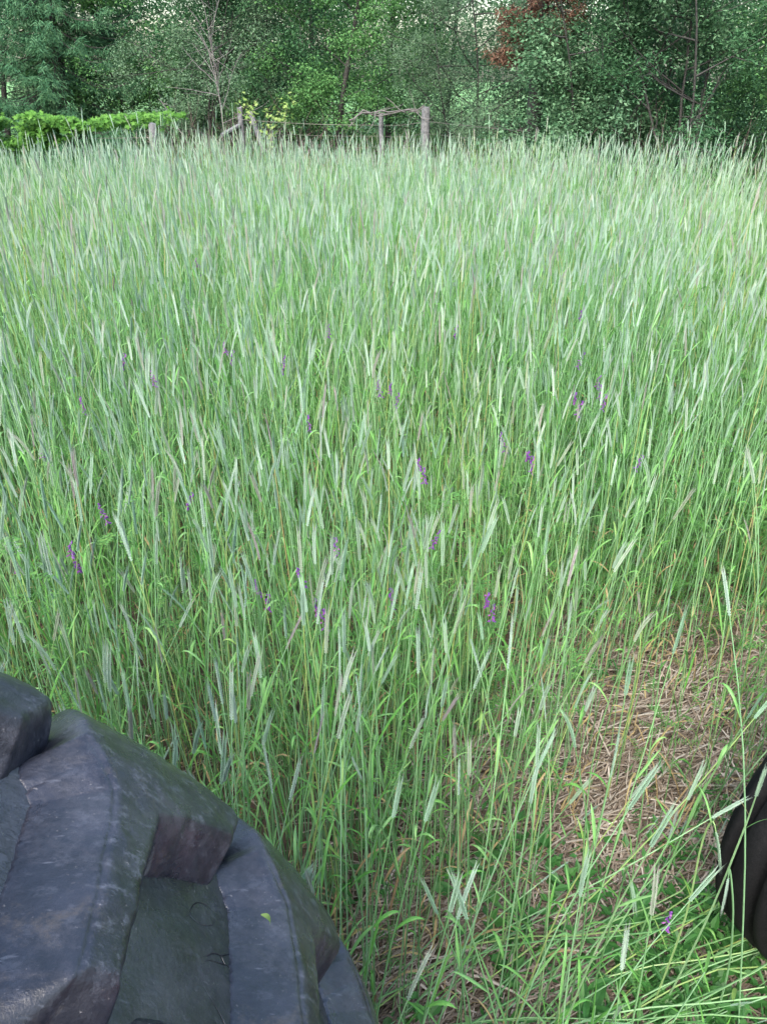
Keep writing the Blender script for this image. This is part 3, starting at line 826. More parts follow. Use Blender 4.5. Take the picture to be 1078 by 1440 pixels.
# ---------------------------------------------------------------- vetch and weeds
def leaflets(g, b, d, L, w, up, m=0):
    """one diamond leaf folded along its rib"""
    s = norm(np.cross(d, up)); nn = np.cross(s, d)
    g.add([b, b + d * L * .45 + s * w / 2 + nn * w * .12, b + d * L, b + d * L * .45 - s * w / 2 + nn * w * .12], [[0, 1, 2, 3]], m)
def vetch_parts(r, H):
    n = 12; u = np.linspace(0, 1, n); a = r.uniform(0, 6.3)
    path = np.stack([.10 * u * math.cos(a) + .03 * np.sin(u * 9 + a), .10 * u * math.sin(a) + .03 * np.cos(u * 8), u * H], -1)
    stem = Geo(); tube(stem, path, .0012, 3, 0, False)
    lf = []
    for k in range(int(H / .055)):
        q = (k + .5) / (H / .055); b = np.array([np.interp(q, u, path[:, i]) for i in range(3)])
        az = k * 2.6 + r.normal(0, .4); d = norm(np.array([math.cos(az), math.sin(az), r.uniform(.1, .7)]))
        g = Geo(); L = r.uniform(.06, .10); t = np.linspace(0, 1, 5)
        ra = b + np.outer(t * L, d) - np.outer(.2 * L * t ** 2, [0, 0, 1]); tube(g, ra, .0005, 3, 0, False)
        up = np.array([0, 0, 1.]); s = norm(np.cross(d, up))
        for j in range(7):
            c = b + d * L * (j + 1) / 7.5 - up * .2 * L * ((j + 1) / 7.5) ** 2
            for sg in (-1, 1):
                leaflets(g, c, norm(s * sg + d * .45 + up * r.normal(.05, .2)), .017 * r.uniform(.8, 1.2), .0048, up)
        lf.append(g)
    return stem, lf, path
def add_geo(dst, src, m=0):
    base = dst.n
    for v in src.v: dst.v.append(v); dst.n += len(v)
    for f, _ in src.f: dst.f.append((f + base, m))
vc = bpy.data.collections.new('vetch_variants')
for k in range(6):
    r = np.random.default_rng(700 + k); st, lf, _ = vetch_parts(r, .50 + .12 * k); g = Geo(); add_geo(g, st)
    for l in lf: add_geo(g, l)
    vc.objects.link(bpy.data.objects.new('vetch_%d' % k, g.build_mesh('vetch', [M['vetch']])))
k = 46000; x = rng.uniform(-9, 9, k); y = 1.1 + 10.9 * rng.random(k) ** 1.15
pv = np.clip((value_noise(x * .8 + 5, y * .8, 41) - .38) * 3.0, .10, 1) * np.where(y < 2.0, .8, 1); pv = np.where((x > 1.0) & (y > 2.75) & (y < 4), np.maximum(pv, .5), pv)
ok = (rng.random(k) < pv * np.clip(density(x, y) ** 1.6, .02, 1)) & (density(x, y) > .04) & (np.abs(x) < 1.8 + .56 * y); x, y = x[ok], y[ok]; k = len(x)
o = scatter('vetch_undergrowth', np.stack([x, y, ground_z(x, y)], -1), np.stack([rng.normal(0, .15, k), rng.normal(0, .15, k), rng.uniform(0, 6.3, k)], -1), rng.uniform(.7, 1.15, k), rng.integers(0, 6, k), vc)
o['label'] = 'feathery green vetch climbing between the rye stems'; o['category'] = 'vetch'

def flower_geo(r, L=.05):
    g = Geo(); up = np.array([0, 0, 1.]); t = np.linspace(0, 1, 5)
    for k in range(22):
        z = L * (k / 21.) ; a = r.normal(0, .9)
        o = norm(np.array([math.cos(a), math.sin(a), r.uniform(-.7, -.2)])); b = up * z
        ln = .013 * (1 - .45 * k / 21)
        s = norm(np.cross(o, up)); nn = np.cross(s, o)
        p = [b, b + o * ln * .6 + s * .0022, b + o * ln * .6 + nn * .0028, b + o * ln * .6 - s * .0022, b + o * ln * .6 - nn * .002, b + o * ln + up * .001]
        g.add(p, [[0, 1, 2], [0, 2, 3], [0, 3, 4], [0, 4, 1], [5, 2, 1], [5, 3, 2], [5, 4, 3], [5, 1, 4]])
    return g
FL = [(277, 372, 1.12), (173, 513, 1.1), (217, 537, 1.08), (318, 492, 1.08), (815, 445, 1.1), (812, 512, 1.05), (806, 562, 1.02), (847, 572, 1.0), (535, 552, 1.05), (549, 549, 1.05),
      (435, 602, 1.0), (710, 630, .98), (741, 640, 1.0), (265, 706, .98), (150, 730, .95), (98, 776, .92), (475, 777, .92), (428, 816, .9), (445, 858, .85), (553, 848, .85), (606, 764, .88),
      (682, 846, .82), (935, 1302, .25), (395, 520, 1.05), (588, 655, .95), (700, 300, 1.15), (462, 470, 1.08), (60, 640, .95), (895, 655, .9), (120, 575, 1.0), (838, 540, 1.02), (640, 470, 1.08), (25, 800, .85), (365, 830, .85)]
vprot = []
for k in range(3):
    r = np.random.default_rng(800 + k); st, lf, path = vetch_parts(r, 1.0)
    vprot.append((st.build_mesh('stem', [M['vetch']]), [l.build_mesh('leaf', [M['vetch']]) for l in lf[5:17]], path))
fmesh = [flower_geo(np.random.default_rng(850 + k), .042 + .008 * k).build_mesh('flower', [M['purple']]) for k in range(3)]
WHERE = ['in the far rye left of centre', 'high on the left of the field', 'beside another on the left', 'in the rye left of the middle', 'highest on the right side', 'right, below the highest purple one', 'right, in a loose column of purple',
         'right, slightly aside of the purple column', 'in the middle of the field, left of its twin', 'in the middle of the field, right of its twin', 'deep in the stems left of the middle', 'right of the middle next to a pale ear', 'right against a pale bent ear',
         'in a dark gap left of centre', 'low at the left among yellow leaves', 'low at far left above the tyre', 'above the near gap at the centre', 'just above the lowest centre bloom', 'lowest of the centre blooms', 'right of the lowest centre bloom', 'between stems right of centre',
         'low down right of centre', 'among the weeds left of the front wheel', 'left of centre halfway up the field', 'tiny, deep in the stems at the centre', 'far away towards the fence', 'in the far middle of the field', 'at the far left edge', 'in the green thicket at the right', 'faint, at the left side', 'beside the purple column at the right',
         'faint, in the pale middle field', 'at the left edge above the tyre', 'in a dark gap above the tyre']
for k, (fx, fy, z) in enumerate(FL):
    p = at(fx, fy, z); r = np.random.default_rng(900 + k)
    t = thing('vetch_plant', 'vetch with a purple bloom ' + WHERE[k], 'vetch', (p.x, p.y, 0), 'purple-flowered vetch plants', 0)
    sm, lm, path = vprot[k % 3]; s = z / 1.0
    top = path[-1]
    t.location = (p.x - top[0] * 1, p.y - top[1] * 1, 0)
    a = link('stem', sm, t); a.scale = (1, 1, s)
    for l in lm:
        b = link('leaf', l, t); b.scale = (1, 1, s)
    for q in range(2 if k % 3 == 0 else 1):
        fo = link('flower', fmesh[(k + q) % 3], t); fo.location = (top[0] + .02 * q, top[1], z - .015 - .05 * q); fo.rotation_euler = (r.normal(0, .2), r.normal(0, .2), -PI / 2 + r.normal(0, .8))
        fo.scale = (1.25,) * 3

def weed(name, label, loc, kind, seed, size=1.0, group=None):
    r = np.random.default_rng(seed); t = thing(name, label, 'weed', loc, group)
    g = Geo(); n = 6; H = {'spire': .75, 'broad': .22, 'fern': .5}[kind] * size
    path = np.stack([r.normal(0, .01, n).cumsum(), r.normal(0, .01, n).cumsum(), np.linspace(0, H, n)], -1); tube(g, path, np.linspace(.003, .0015, n), 5)
    link('stem', g.build_mesh('stem', [M['weed']]), t)
    cnt = {'spire': 34, 'broad': 9, 'fern': 12}[kind]
    meshes = []
    for v in range(3):
        g = Geo(); L = {'spire': .085, 'broad': .17, 'fern': .16}[kind]; wd = {'spire': .013, 'broad': .045, 'fern': .006}[kind]
        tt = np.linspace(0, 1, 7); pl = np.stack([tt * L, 0 * tt, L * (.35 * tt - .5 * tt ** 2) + 0], -1)
        blade(g, pl, wd * np.sin(np.clip(tt * .93 + .05, 0, 1) * PI) ** .8, np.array([0, 1., 0]), 0, .3)
        if kind == 'fern':
            for j in range(10):
                for sg in (-1, 1):
                    leaflets(g, np.array([L * (j + 1) / 11, 0, L * (.35 * (j + 1) / 11 - .5 * ((j + 1) / 11) ** 2)]), norm(np.array([.4, sg, 0])), .03 * math.sin((j + 2) / 12 * PI) + .006, .007, np.array([0, 0, 1.]))
        meshes.append(g.build_mesh('leaf', [M['weed']]))
    for k in range(cnt):
        q = (k + 1) / cnt; l = link('leaf', meshes[k % 3], t)
        l.location = tuple(np.array([np.interp(q, np.linspace(0, 1, n), path[:, i]) for i in range(3)]))
        l.rotation_euler = (r.normal(0, .1), -.9 * q if kind == 'spire' else r.uniform(-.7, -.1), k * 2.4 + r.normal(0, .2)); s = size * (1 - .4 * q) * r.uniform(.85, 1.15); l.scale = (s, s, s)
p = at(932, 585, .85); weed('goldenrod', 'bright green leafy spire rising out of the rye at the right', (p.x, p.y, 0), 'spire', 1, 1.15)
p = at(1040, 830, .35); weed('fern_weed', 'ferny green weed low at the right edge under the rye', (p.x, p.y, 0), 'fern', 2, 1.0)
p = at(905, 1290, .12); weed('broad_weed', 'broad-leaved green weed just left of the front wheel', (p.x, p.y, 0), 'broad', 3, .75)
p = at(820, 1420, .05); weed('broad_weed', 'broad-leaved weed at the bottom beside the flattened rye', (p.x, p.y, 0), 'broad', 4, .6)
p = at(960, 1345, .08); weed('broad_weed', 'low weed with wide leaves right under the hanging ear', (p.x, p.y, 0), 'broad', 5, .6)
p = at(770, 560, .8); weed('goldenrod', 'slim green leafy spire hidden among the rye right of the middle', (p.x, p.y, 0), 'spire', 6, 1.0)
# low green carpet by the front wheel
wc = bpy.data.collections.new('carpet_variants')
for k in range(4):
    r = np.random.default_rng(950 + k); g = Geo()
    for q in range(16):
        a = r.uniform(0, 6.3); b = np.append(r.normal(0, .03, 2), r.uniform(.01, .09)); d = norm(np.array([math.cos(a), math.sin(a), r.uniform(0, .9)]))
        leaflets(g, b, d, r.uniform(.025, .06), r.uniform(.012, .025) if k < 2 else .008, np.array([0, 0, 1.]))
    wc.objects.link(bpy.data.objects.new('carpet_%d' % k, g.build_mesh('carpet', [M['weed']])))
k = 8000; x = rng.uniform(-.2, 3.5, k); y = rng.uniform(.7, 4.2, k)
wgt = np.exp(-((x - .95) ** 2 / .12 + (y - 1.18) ** 2 / .05)) * 1.3 + np.where(value_noise(x * 2.5, y * 2.5, 77) > .66, .12, .03)
ok = rng.random(k) < wgt; x, y = x[ok], y[ok]; k = len(x)
o = scatter('ground_weeds', np.stack([x, y, ground_z(x, y)], -1), np.stack([rng.normal(0, .2, k), rng.normal(0, .2, k), rng.uniform(0, 6.3, k)], -1), rng.uniform(.7, 1.4, k), rng.integers(0, 4, k), wc)
o['label'] = 'low mixed green weeds covering the soil by the front wheel'; o['category'] = 'weeds'

# ---------------------------------------------------------------- verge grass beyond the crop
gc = bpy.data.collections.new('grass_variants')
for k in range(4):
    r = np.random.default_rng(970 + k); g = Geo()
    for q in range(22):
        a = r.uniform(0, 6.3); d = np.array([math.cos(a), math.sin(a), 0]); t = np.linspace(0, 1, 4); L = r.uniform(.2, .5)
        pl = np.append(r.normal(0, .07, 2), 0) + np.outer(t ** 1.5 * L * .35, d) + np.outer(t * L, [0, 0, 1])
        blade(g, pl, .008 * np.array([1, .9, .6, .05]), np.cross(d, [0, 0, 1.]), 0, .2)
    gc.objects.link(bpy.data.objects.new('grass_%d' % k, g.build_mesh('grass', [M['grass']])))
k = 14000; x = rng.uniform(-18, 16, k); y = y_edge(x) + rng.uniform(.1, 1, k) ** 1.4 * 20
o = scatter('verge_grass', np.stack([x, y, 0 * x], -1), np.stack([rng.normal(0, .1, k), rng.normal(0, .1, k), rng.uniform(0, 6.3, k)], -1), rng.uniform(.6, 1.3, k), rng.integers(0, 4, k), gc)
o['label'] = 'rough green grass beyond the crop and under the trees'; o['category'] = 'grass'

# ---------------------------------------------------------------- trees
def leaf_mass(g, C, n, rad, size, r, m=0, flat=.7, droop=0., aspect=.55):
    """n leaves round every centre of C"""
    k = len(C) * n
    c = np.repeat(C, n, 0) + r.normal(0, 1, (k, 3)) * np.array([rad, rad, rad * flat])
    d = norm(r.normal(0, 1, (k, 3)) + np.array([0, 0, -droop])); d[:, 2] *= .55; d = norm(d); up = norm(r.normal(0, .42, (k, 3)) + np.array([0, 0, 1.]))
    s = norm(np.cross(d, up)); nn = np.cross(s, d)
    L = (size * r.uniform(.6, 1.3, k))[:, None]; w = L * aspect / 2
    V = np.stack([c, c + d * L * .45 + s * w + nn * w * .25, c + d * L, c + d * L * .45 - s * w + nn * w * .25], 1)
    F = np.arange(k * 4).reshape(k, 4)
    g.add(V.reshape(-1, 3), F, m)
def limb_path(r, b, d, L, n=7, up=.25, wob=.10):
    P = [np.array(b)]; d = norm(d)
    for k in range(n - 1):
        d = norm(d + r.normal(0, wob, 3) + np.array([0, 0, up / n])); P.append(P[-1] + d * L / (n - 1))
    return np.array(P)
def tree(name, label, x, y, H, spread, leafm, seed, leaf=.06, n_limb=26, per=30, low=.08, group=None, barkm='bark', trunk_r=.09, up=.25, stems=1, crad=.20, dens=1.0, aspect=.55, droop=.2, zcut=5.6):
    r = np.random.default_rng(seed); t = thing(name, label, 'tree', (x, y, 0), group)
    gt, gb = Geo(), Geo(); C = []
    for s_ in range(stems):
        a = r.uniform(0, 6.3)
        tp = limb_path(r, np.array([math.cos(a), math.sin(a), 0]) * (.12 * (stems > 1)), np.array([math.cos(a) * .25 * (stems > 1), math.sin(a) * .25 * (stems > 1), 1]), H, 12, .1, .05)
        tp[0][2] = -.1
        tube(gt, tp, np.linspace(trunk_r, .012, 12) / (1 if stems == 1 else 3.4), 7)
        u = np.linspace(0, 1, 12); nl = n_limb // stems
        for k in range(nl):
            q = low + (1 - low) * ((k + r.random()) / nl) ** 1.25
            b = np.array([np.interp(q, u, tp[:, i]) for i in range(3)])
            if b[2] > zcut and r.random() < .55: continue
            az = k * 2.4 + r.normal(0, .3); L = spread * (1 - .75 * q) * r.uniform(.7, 1.15)
            lp = limb_path(r, b, [math.cos(az), math.sin(az), r.uniform(-.05, .7)], L, 7, up)
            tube(gb, lp, np.linspace(.014, .004, 7), 4, 0, False)
            for j in range(4):
                w_ = r.uniform(.25, .95); b2 = np.array([np.interp(w_, np.linspace(0, 1, 7), lp[:, i]) for i in range(3)])
                sp = limb_path(r, b2, r.normal(0, 1, 3) + np.array([math.cos(az), math.sin(az), .4]), L * .38, 4, up)
                tube(gb, sp, np.linspace(.008, .003, 4), 3, 0, False)
                C += list(sp[1:])
            C += list(lp[2:])
    C = np.array(C); C = np.repeat(C, 2, 0) + r.normal(0, crad * .7, (len(C) * 2, 3))
    if dens < 1: C = C[r.random(len(C)) < dens]
    q3 = C / .62 + seed * 7.3                       # foliage gathers in clumps with gaps between
    zi = np.floor(q3[:, 2]); fz = q3[:, 2] - zi; fz = fz * fz * (3 - 2 * fz)
    va = value_noise(q3[:, 0] + zi * 17.1, q3[:, 1] + zi * 5.7, seed); vb = value_noise(q3[:, 0] + (zi + 1) * 17.1, q3[:, 1] + (zi + 1) * 5.7, seed)
    vv = va * (1 - fz) + vb * fz
    C = np.concatenate([C[vv > .39], C[vv > .56] + r.normal(0, .05, (int((vv > .56).sum()), 3))])
    C = C[(C[:, 2] > .15)]
    link('trunk', gt.build_mesh('trunk', [M[barkm]], True), t)
    link('branches', gb.build_mesh('branches', [M[barkm]]), t)['kind'] = 'stuff'
    gl = Geo(); leaf_mass(gl, C, per, crad * .55, leaf, r, droop=droop, aspect=aspect)
    link('crown', gl.build_mesh('crown', [M[leafm]]), t)['kind'] = 'stuff'
    return t
def conifer(name, label, x, y, H, spread, leafm, seed, dens=1.0, low=.03, sz=.11):
    r = np.random.default_rng(seed); t = thing(name, label, 'tree', (x, y, 0))
    g = Geo(); tube(g, [(0, 0, -.1), (0, 0, H * .5), (0, 0, H)], [.16, .09, .01], 8); link('trunk', g.build_mesh('trunk', [M['bark']], True), t)
    gb, gl = Geo(), Geo(); z = H * low; cs = []; dd = []
    while z < H * .97:
        for k in range(9):
            if r.random() > dens: continue
            az = r.uniform(0, 6.3); L = spread * (1 - z / H) ** .8 * r.uniform(.75, 1.1); d = np.array([math.cos(az), math.sin(az), 0])
            tt = np.linspace(0, 1, 7); P = np.array([0, 0, z]) + np.outer(tt * L, d) + np.outer(-.28 * L * np.sin(tt * 2.2) + .12 * L * tt ** 3, [0, 0, 1])
            tube(gb, P, np.linspace(.018, .004, 7), 3, 0, False)
            s = np.cross(d, [0, 0, 1.])
            m = int(70 * L / spread) + 12; q = r.uniform(.15, 1, m); c = np.stack([np.interp(q, tt, P[:, i]) for i in range(3)], -1)
            off = r.uniform(-1, 1, m)
            c = c + s * (off * .28 * (1.1 - q))[:, None] * L * .6 + np.array([0, 0, -1]) * (np.abs(off) * .10 + r.random(m) * .05)[:, None]
            cs.append(c); dd.append(norm(d[None] * .6 + s * np.sign(off)[:, None] * .6 + np.array([0, 0, -.6]) + r.normal(0, .25, (m, 3))))
        z += .26 if z < 5 else .6
    C = np.concatenate(cs); D = np.concatenate(dd); rep = 7; C = np.repeat(C, rep, 0) + r.normal(0, .045, (len(C) * rep, 3)); D = norm(np.repeat(D, rep, 0) + r.normal(0, .35, (len(C), 3)))
    k = len(C); s = norm(np.cross(D, r.normal(0, 1, (k, 3)))); L = (sz * r.uniform(.5, 1.2, k))[:, None]; w = .009
    V = np.stack([C - s * w, C + s * w, C + D * L + s * w * .4, C + D * L - s * w * .4], 1)
    gl.add(V.reshape(-1, 3), np.arange(k * 4).reshape(k, 4))
    link('branches', gb.build_mesh('branches', [M['bark']]), t)['kind'] = 'stuff'; link('crown', gl.build_mesh('crown', [M[leafm]]), t)['kind'] = 'stuff'
    return t
def px_at(px, Y): return (px - 539) / FPX / (math.cos(PITCH) + math.sin(PITCH) * .5) * Y      # ground x under a picture column near the horizon

# left to right; distances in metres
tree('grey_willow', 'grey-green bushy tree at the far left, left of the dark spruce', px_at(5, 24), 24, 7, 3.0, 'leaf_grey', 1, .075, 34, 28, crad=.25)
conifer('spruce', 'dark blue-green spruce with drooping boughs at the left', px_at(95, 22), 22, 9, 3.2, 'needle', 2)
tree('poplar', 'tall mid-green leafy tree right of the dark spruce', px_at(185, 23), 23.0, 8, 2.6, 'leaf_mid', 3, .08, 36, 30, crad=.24)
tree('hawthorn', 'rounded grey-green bushy tree behind the leaning fence post', px_at(275, 20.5), 20.5, 6, 2.7, 'leaf_grey', 4, .055, 34, 40, crad=.2, stems=3)
tree('maple', 'dark green tree behind the bare grey sapling', px_at(375, 21.5), 21.5, 7, 2.6, 'leaf_dark', 5, .07, 34, 34, crad=.24, stems=2)
tree('birch', 'green birch with hanging leaves left of the thick fence post', px_at(470, 20), 20.0, 8, 2.7, 'leaf_mid', 6, .065, 44, 38, .05, trunk_r=.07, crad=.22, droop=1.0)
tree('aspen', 'loose-leaved tree with sky showing through right of the birch', px_at(545, 24), 24, 8, 2.4, 'leaf_mid', 7, .07, 30, 26, .08, crad=.24, droop=1.0)
tree('juniper_tree', 'fine-leaved grey-green tree right of the big fence post', px_at(655, 17.5), 17.5, 5.5, 2.0, 'leaf_grey', 8, .042, 38, 52, .12, crad=.18, stems=2, aspect=.4)
conifer('dead_spruce', 'dead rust-brown conifer showing between the green crowns', px_at(750, 14.9), 14.9, 7.5, 1.2, 'rust', 9, .6, .35, .08)
tree('olive_shrub', 'big shrub with pale undersides to its round leaves, right of the rusty conifer', px_at(850, 13.8), 13.8, 4.2, 1.75, 'leaf_silver', 10, .062, 40, 26, .14, crad=.20, stems=4, aspect=.6)
tree('alder', 'dark green spreading alder between the two right-hand shrubs', px_at(905, 15.5), 15.6, 6.0, 2.1, 'leaf_dark', 11, .055, 38, 36, .08, crad=.2, stems=3)
tree('ash_shrub', 'dense green shrub at the far right with long leaf sprays', px_at(1010, 12.2), 12.8, 5.0, 2.2, 'leaf_dark', 12, .055, 44, 34, .05, crad=.2, stems=4, aspect=.4)
tree('elder', 'leafy green shrub standing at the right edge of the picture', px_at(1120, 13), 13.0, 5, 2.3, 'leaf_mid', 13, .06, 40, 32, .05, crad=.2, stems=3)
tree('wild_cherry', 'dark tree behind the silver-leaved shrub', px_at(850, 19), 19.5, 8, 2.8, 'leaf_dark', 14, .07, 36, 32, .1, crad=.25)
tree('elm', 'dark green tree far behind the centre fence post', px_at(625, 27), 27, 9, 2.6, 'leaf_dark', 15, .10, 26, 20, .08, crad=.3)
tree('lime', 'dark tree behind the hawthorn and the maple', px_at(320, 28), 28, 9, 3.6, 'leaf_dark', 16, .10, 40, 28, .06, crad=.32)
tree('oak', 'dark tree behind the gap between spruce and poplar', px_at(120, 29), 29, 9, 3.8, 'leaf_dark', 17, .10, 40, 28, .06, crad=.32)
tree('linden', 'dark tree behind the alder at the right', px_at(980, 19), 19, 8, 3.2, 'leaf_dark', 18, .08, 40, 30, .06, crad=.28)
tree('hornbeam', 'dark tree behind the birch', px_at(435, 28), 28, 9, 2.4, 'leaf_dark', 19, .10, 26, 20, .06, crad=.3)
tree('willow', 'large dark tree past the left edge', px_at(-90, 25), 25, 8, 3.4, 'leaf_dark', 20, .09, 36, 26, .06, crad=.3)
# the wood further back reads as one mass
r = np.random.default_rng(77); g = Geo()
k = 7500; cx = r.uniform(-30, 30, k); cy = 32 + r.uniform(0, 10, k); gap = np.exp(-((cx + 1.5) / 3.2) ** 2); cz = r.uniform(.2, 1, k) ** .8 * (6.8 + 1.8 * value_noise(cx * .35 + 40, cy * .2, 8)) * (1 - .28 * gap)
leaf_mass(g, np.stack([cx, cy, cz], -1), 20, .35, .17, r, droop=.3)
o = link('far_wood', g.build_mesh('far_wood', [M['leaf_dark']])); o['kind'] = 'stuff'; o['label'] = 'dark wood far behind the nearer trees'; o['category'] = 'wood'

r = np.random.default_rng(78); g = Geo(); CC = []
for k in range(5200):
    px_ = r.uniform(200, 1200); Y = np.interp(px_, [200, 600, 800, 1200], [22.5, 21.5, 17.0, 14.6]) + r.uniform(0, 1.6)
    if 450 < px_ < 700 and r.random() < .72: continue
    CC.append((px_at(px_, Y), Y, r.random() * (1.5 + 1.1 * value_noise(np.float64(px_ / 45.), np.float64(2.), 5))))
leaf_mass(g, np.array(CC), 16, .20, .075, r, droop=.3)
o = link('thicket', g.build_mesh('thicket', [M['leaf_dark']])); o['kind'] = 'stuff'; o['label'] = 'dark leafy undergrowth below the tree crowns'; o['category'] = 'undergrowth'

# bare dead sapling, brushwood
def bare(name, label, x, y, H, seed, n=9, spread=.6, m='dead_wood', lean=(0, 0), rad=.022):
    r = np.random.default_rng(seed); t = thing(name, label, 'tree', (x, y, 0)); g = Geo()
    tp = limb_path(r, (0, 0, -.05), (lean[0], lean[1], 1), H, 10, .1, .06); tube(g, tp, np.linspace(rad, .004, 10), 6); link('trunk', g.build_mesh('trunk', [M[m]], True), t)
    for k in range(n):
        q = r.uniform(.3, .95); b = np.array([np.interp(q, np.linspace(0, 1, 10), tp[:, i]) for i in range(3)]); g = Geo()
        lp = limb_path(r, b, r.normal(0, 1, 3) * [1, .4, .2] + [0, 0, .9], spread * (1.3 - q), 7, .3, .16); tube(g, lp, np.linspace(.009, .003, 7), 4)
        for j in range(3):
            b2 = lp[r.integers(1, 5)]; tube(g, limb_path(r, b2, r.normal(0, 1, 3) + [0, 0, .8], spread * .4, 4), np.linspace(.005, .002, 4), 3)
        link('branch', g.build_mesh('branch', [M[m]]), t)
bare('dead_sapling', 'bare grey forked sapling in front of the dark maple', px_at(315, 17.8), 17.8, 3.7, 1, 14, 1.3, rad=.02)
bare('dead_sapling', 'bare grey branch leaning left behind the wire fence', px_at(300, 17.4), 17.4, 2.0, 2, 3, .6, lean=(-.5, 0))
r = np.random.default_rng(88); g = Geo()
for k in range(1500):
    px_ = r.choice([r.uniform(225, 430), r.uniform(430, 620), r.uniform(600, 1078)], p=[.35, .15, .5])
    Y = np.interp(px_, [225, 620, 800, 1078], [17.4, 18.5, 13.6, 11.6]) + r.uniform(-.5, 1.6)
    P = limb_path(r, (px_at(px_, Y), Y, 0), r.normal(0, .8, 3) * [1, .5, .3] + [0, 0, 1], r.uniform(.7, 2.0), 6, -.9, .2)
    tube(g, P, np.linspace(.006, .002, 6), 3, 0, False)
o = link('brushwood', g.build_mesh('brushwood', [M['bramble']])); o['kind'] = 'stuff'; o['label'] = 'tangle of brown bramble canes at the foot of the trees'; o['category'] = 'brambles'

# ---------------------------------------------------------------- fence
fence = thing('wire_fence', 'old wire fence on weathered grey posts behind the rye', 'fence')
def post(px_, pyt, Y, w, label, lean=(0, 0), name='post', bottom=0.):
    top = at_y(px_, pyt, Y); r = np.random.default_rng(abs(int(px_))); g = Geo()
    h = top.z; n = 7; u = np.linspace(0, 1, n); P = np.stack([top.x - lean[0] * (1 - u), top.y - lean[1] * (1 - u), -.05 + u * (h + .05)], -1); P[:, :2] += r.normal(0, .006, (n, 2))
    a = np.arange(10) * 2 * PI / 10; V = P[:, None] + (w / 2 * (1 + r.normal(0, .07, (1, 10))) * (1.1 - .12 * u[:, None]))[..., None] * np.stack([np.cos(a), np.sin(a), 0 * a], -1)[None]
    V[-1, :, 2] += r.normal(0, .02, 10)
    i = np.arange(n - 1)[:, None] * 10; j = np.arange(10)[None]; k = (j + 1) % 10
    g.add(V.reshape(-1, 3), np.stack([i + j, i + k, i + 10 + k, i + 10 + j], -1).reshape(-1, 4)); g.add(V[-1], [list(range(10))])
    o = link(name, g.build_mesh(name, [M['post_wood']], False), fence); o['label'] = label
    return top
p0 = post(-60, 168, 13.2, .12, 'grey post hidden in the vine')
p1 = post(214, 174, 13.6, .115, 'leaning split grey post by the vine end', (.10, 0))
p2 = post(337, 151, 17.0, .10, 'slim grey corner post')
p3 = post(598, 153, 16.4, .15, 'thick pale cedar post', (-.02, 0))
p4 = post(536, 160, 16.8, .08, 'thin crooked post left of the thick post')
p5 = post(900, 176, 14.0, .1, 'post hidden in the shrubs')
g = Geo(); tube(g, [at_y(352, 158, 16.9), at_y(372, 215, 16.6)], [.045, .05], 7); o = link('brace', g.build_mesh('brace', [M['post_wood']]), fence)
g = Geo(); tube(g, [at_y(337, 176, 16.95), at_y(312, 190, 16.6)], [.04, .04], 7); link('brace', g.build_mesh('brace', [M['post_wood']]), fence)
g = Geo()
tops = [p0, p1, p2, p4, p3, p5]
for a, b in zip(tops[:-1], tops[1:]):
    L = (b - a).length
    for k in range(7):
        z0 = .12 + k * .19
        q = np.linspace(0, 1, 8); P = np.stack([a.x + (b.x - a.x) * q, a.y + (b.y - a.y) * q - .07, z0 + (a.z + (b.z - a.z) * q - 1.45) * (k / 7.) - .03 * np.sin(q * PI)], -1)
        tube(g, P, .0035 if k == 6 else .0022, 3, 0, False)
    for k in range(int(L / .2)):
        q = (k + .5) / int(L / .2); x, y = a.x + (b.x - a.x) * q, a.y + (b.y - a.y) * q - .07
        tube(g, [(x, y, .1), (x, y, 1.26 + (a.z + (b.z - a.z) * q - 1.45) * .85)], .0016, 3, 0, False)
link('wire_mesh', g.build_mesh('wire_mesh', [M['wire']]), fence)
# old crooked branch lying along the fence top
r = np.random.default_rng(4)
t = thing('fallen_branch', 'grey twisted dead branch resting along the fence left of the thick post', 'branch', at_y(495, 165, 16.6))
o0 = np.array(t.location); g = Geo()
for s in range(3):
    P = spline([at_y(492, 172 + s * 3, 16.6), at_y(508, 158 + s, 16.6), at_y(540, 157 + 2 * s, 16.5), at_y(575, 154 + s, 16.5), at_y(594, 150 + s * 2, 16.5)], 12) + r.normal(0, .02, (12, 3)) - o0
    tube(g, P, np.linspace(.015 - .003 * s, .008, 12), 5)
link('limb', g.build_mesh('limb', [M['dead_wood']]), t)
g = Geo()
for s in range(9):
    b = np.array(at_y(r.uniform(500, 590), 158, 16.5)) - o0; tube(g, limb_path(r, b, r.normal(0, 1, 3) + [0, 0, .1], .5, 6, -.2, .25), np.linspace(.009, .003, 6), 4)
link('twigs', g.build_mesh('twigs', [M['dead_wood']]), t)

# vine over the left end of the fence
def maple_leaf_mass(g, C, size, r):
    k = len(C); up = norm(r.normal(0, .45, (k, 3)) + np.array([0, -.45, 1.])); d = norm(np.cross(up, r.normal(0, 1, (k, 3)))); s = np.cross(d, up)
    L = (size * r.uniform(.6, 1.25, k))[:, None]; ang = np.array([-2.5, -1.9, -1.3, -.8, -.42, 0, .42, .8, 1.3, 1.9, 2.5]); rd = np.array([.35, .55, .38, .85, .5, 1.1, .5, .85, .38, .55, .35])
    V = [C] + [C + L * rr * (math.cos(a) * d + math.sin(a) * s) - up * L * .12 * rr for a, rr in zip(ang, rd)]
    V = np.stack(V, 1); nv_ = len(ang) + 1
    F = np.array([[0, i, i + 1] for i in range(1, nv_ - 1)]); F = (np.arange(k)[:, None, None] * nv_ + F[None]).reshape(-1, 3)
    g.add(V.reshape(-1, 3), F)
vine = thing('grape_vine', 'bright lime-green vine draped over the left end of the fence', 'vine', (px_at(60, 13.4), 13.4, 0))
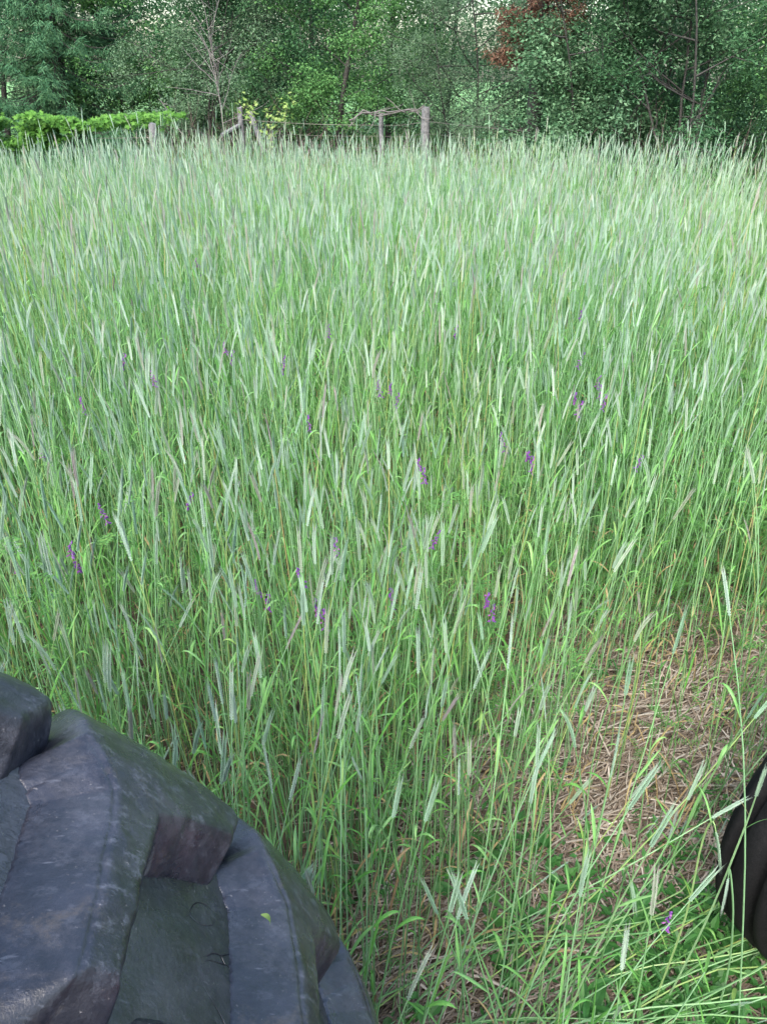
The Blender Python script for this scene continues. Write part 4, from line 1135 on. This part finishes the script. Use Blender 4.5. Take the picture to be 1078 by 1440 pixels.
vo = np.array(vine.location); r = np.random.default_rng(66); C = []; gst = Geo()
for px_ in np.arange(-140, 262, 1.0):
    Y = np.interp(px_, [-140, 90, 215, 262], [12.6, 13.3, 14.2, 16.0])
    topy = np.interp(px_, [-140, 0, 60, 90, 120, 150, 200, 240, 262], [163, 164, 163, 170, 172, 164, 158, 157, 161]) + 9 * (value_noise(np.float64(px_ / 17. + 60), np.float64(3.3), 9) - .5); boty = np.interp(px_, [-140, 0, 55, 85, 105, 150, 230, 262], [222, 215, 212, 200, 186, 182, 178, 165]) + 10 * (value_noise(np.float64(px_ / 14. + 60), np.float64(8.3), 9) - .5)
    m = int(np.interp(px_, [-140, 80, 110, 262], [26, 26, 11, 4]))
    for k in range(m):
        q = r.random() ** 1.4; yy = topy + (boty - topy) * q + r.normal(0, 2); C.append(np.array(at_y(px_ + r.normal(0, 2), yy, Y + r.normal(0, .22))) - vo)
C = np.array(C); C = C[value_noise(C[:, 0] * 3.2 + 50, C[:, 2] * 4.5 + 20, 12) > .30]; g = Geo(); maple_leaf_mass(g, C, .06, r)
link('foliage', g.build_mesh('foliage', [M['vine_leaf']]), vine)
for k in range(14):
    a = C[r.integers(0, len(C))].copy(); b = a.copy(); b[2] = -.02; b[0] += r.normal(0, .2)
    tube(gst, spline([b, (a + b) / 2 + r.normal(0, .08, 3), a], 7), np.linspace(.012, .005, 7), 5)
link('stem', gst.build_mesh('stem', [M['bark']]), vine)
# pale young bush right of the corner post
bush = thing('young_bush', 'sparse young bush with pale yellow-green leaves right of the corner post', 'bush', (px_at(385, 16.4), 16.4, 0))
bo = np.array(bush.location); C = []
for k, (a, b_) in enumerate([(352, 150), (358, 165), (378, 160), (392, 152), (405, 148), (388, 172), (372, 182), (398, 165), (345, 148), (380, 190)]):
    tip = np.array(at_y(a, b_, 16.4)) - bo; g = Geo(); P = spline([(0, 0, 0), (tip[0] * .4, 0, tip[2] * .6), tip], 8); tube(g, P, np.linspace(.008, .003, 8), 4)
    link('stem', g.build_mesh('stem', [M['bark']]), bush)
    for q in range(15): C.append(tip + r.normal(0, .085, 3) - [0, 0, .03])
g = Geo(); maple_leaf_mass(g, np.array(C), .062, r); link('foliage', g.build_mesh('foliage', [M['pale_leaf']]), bush)
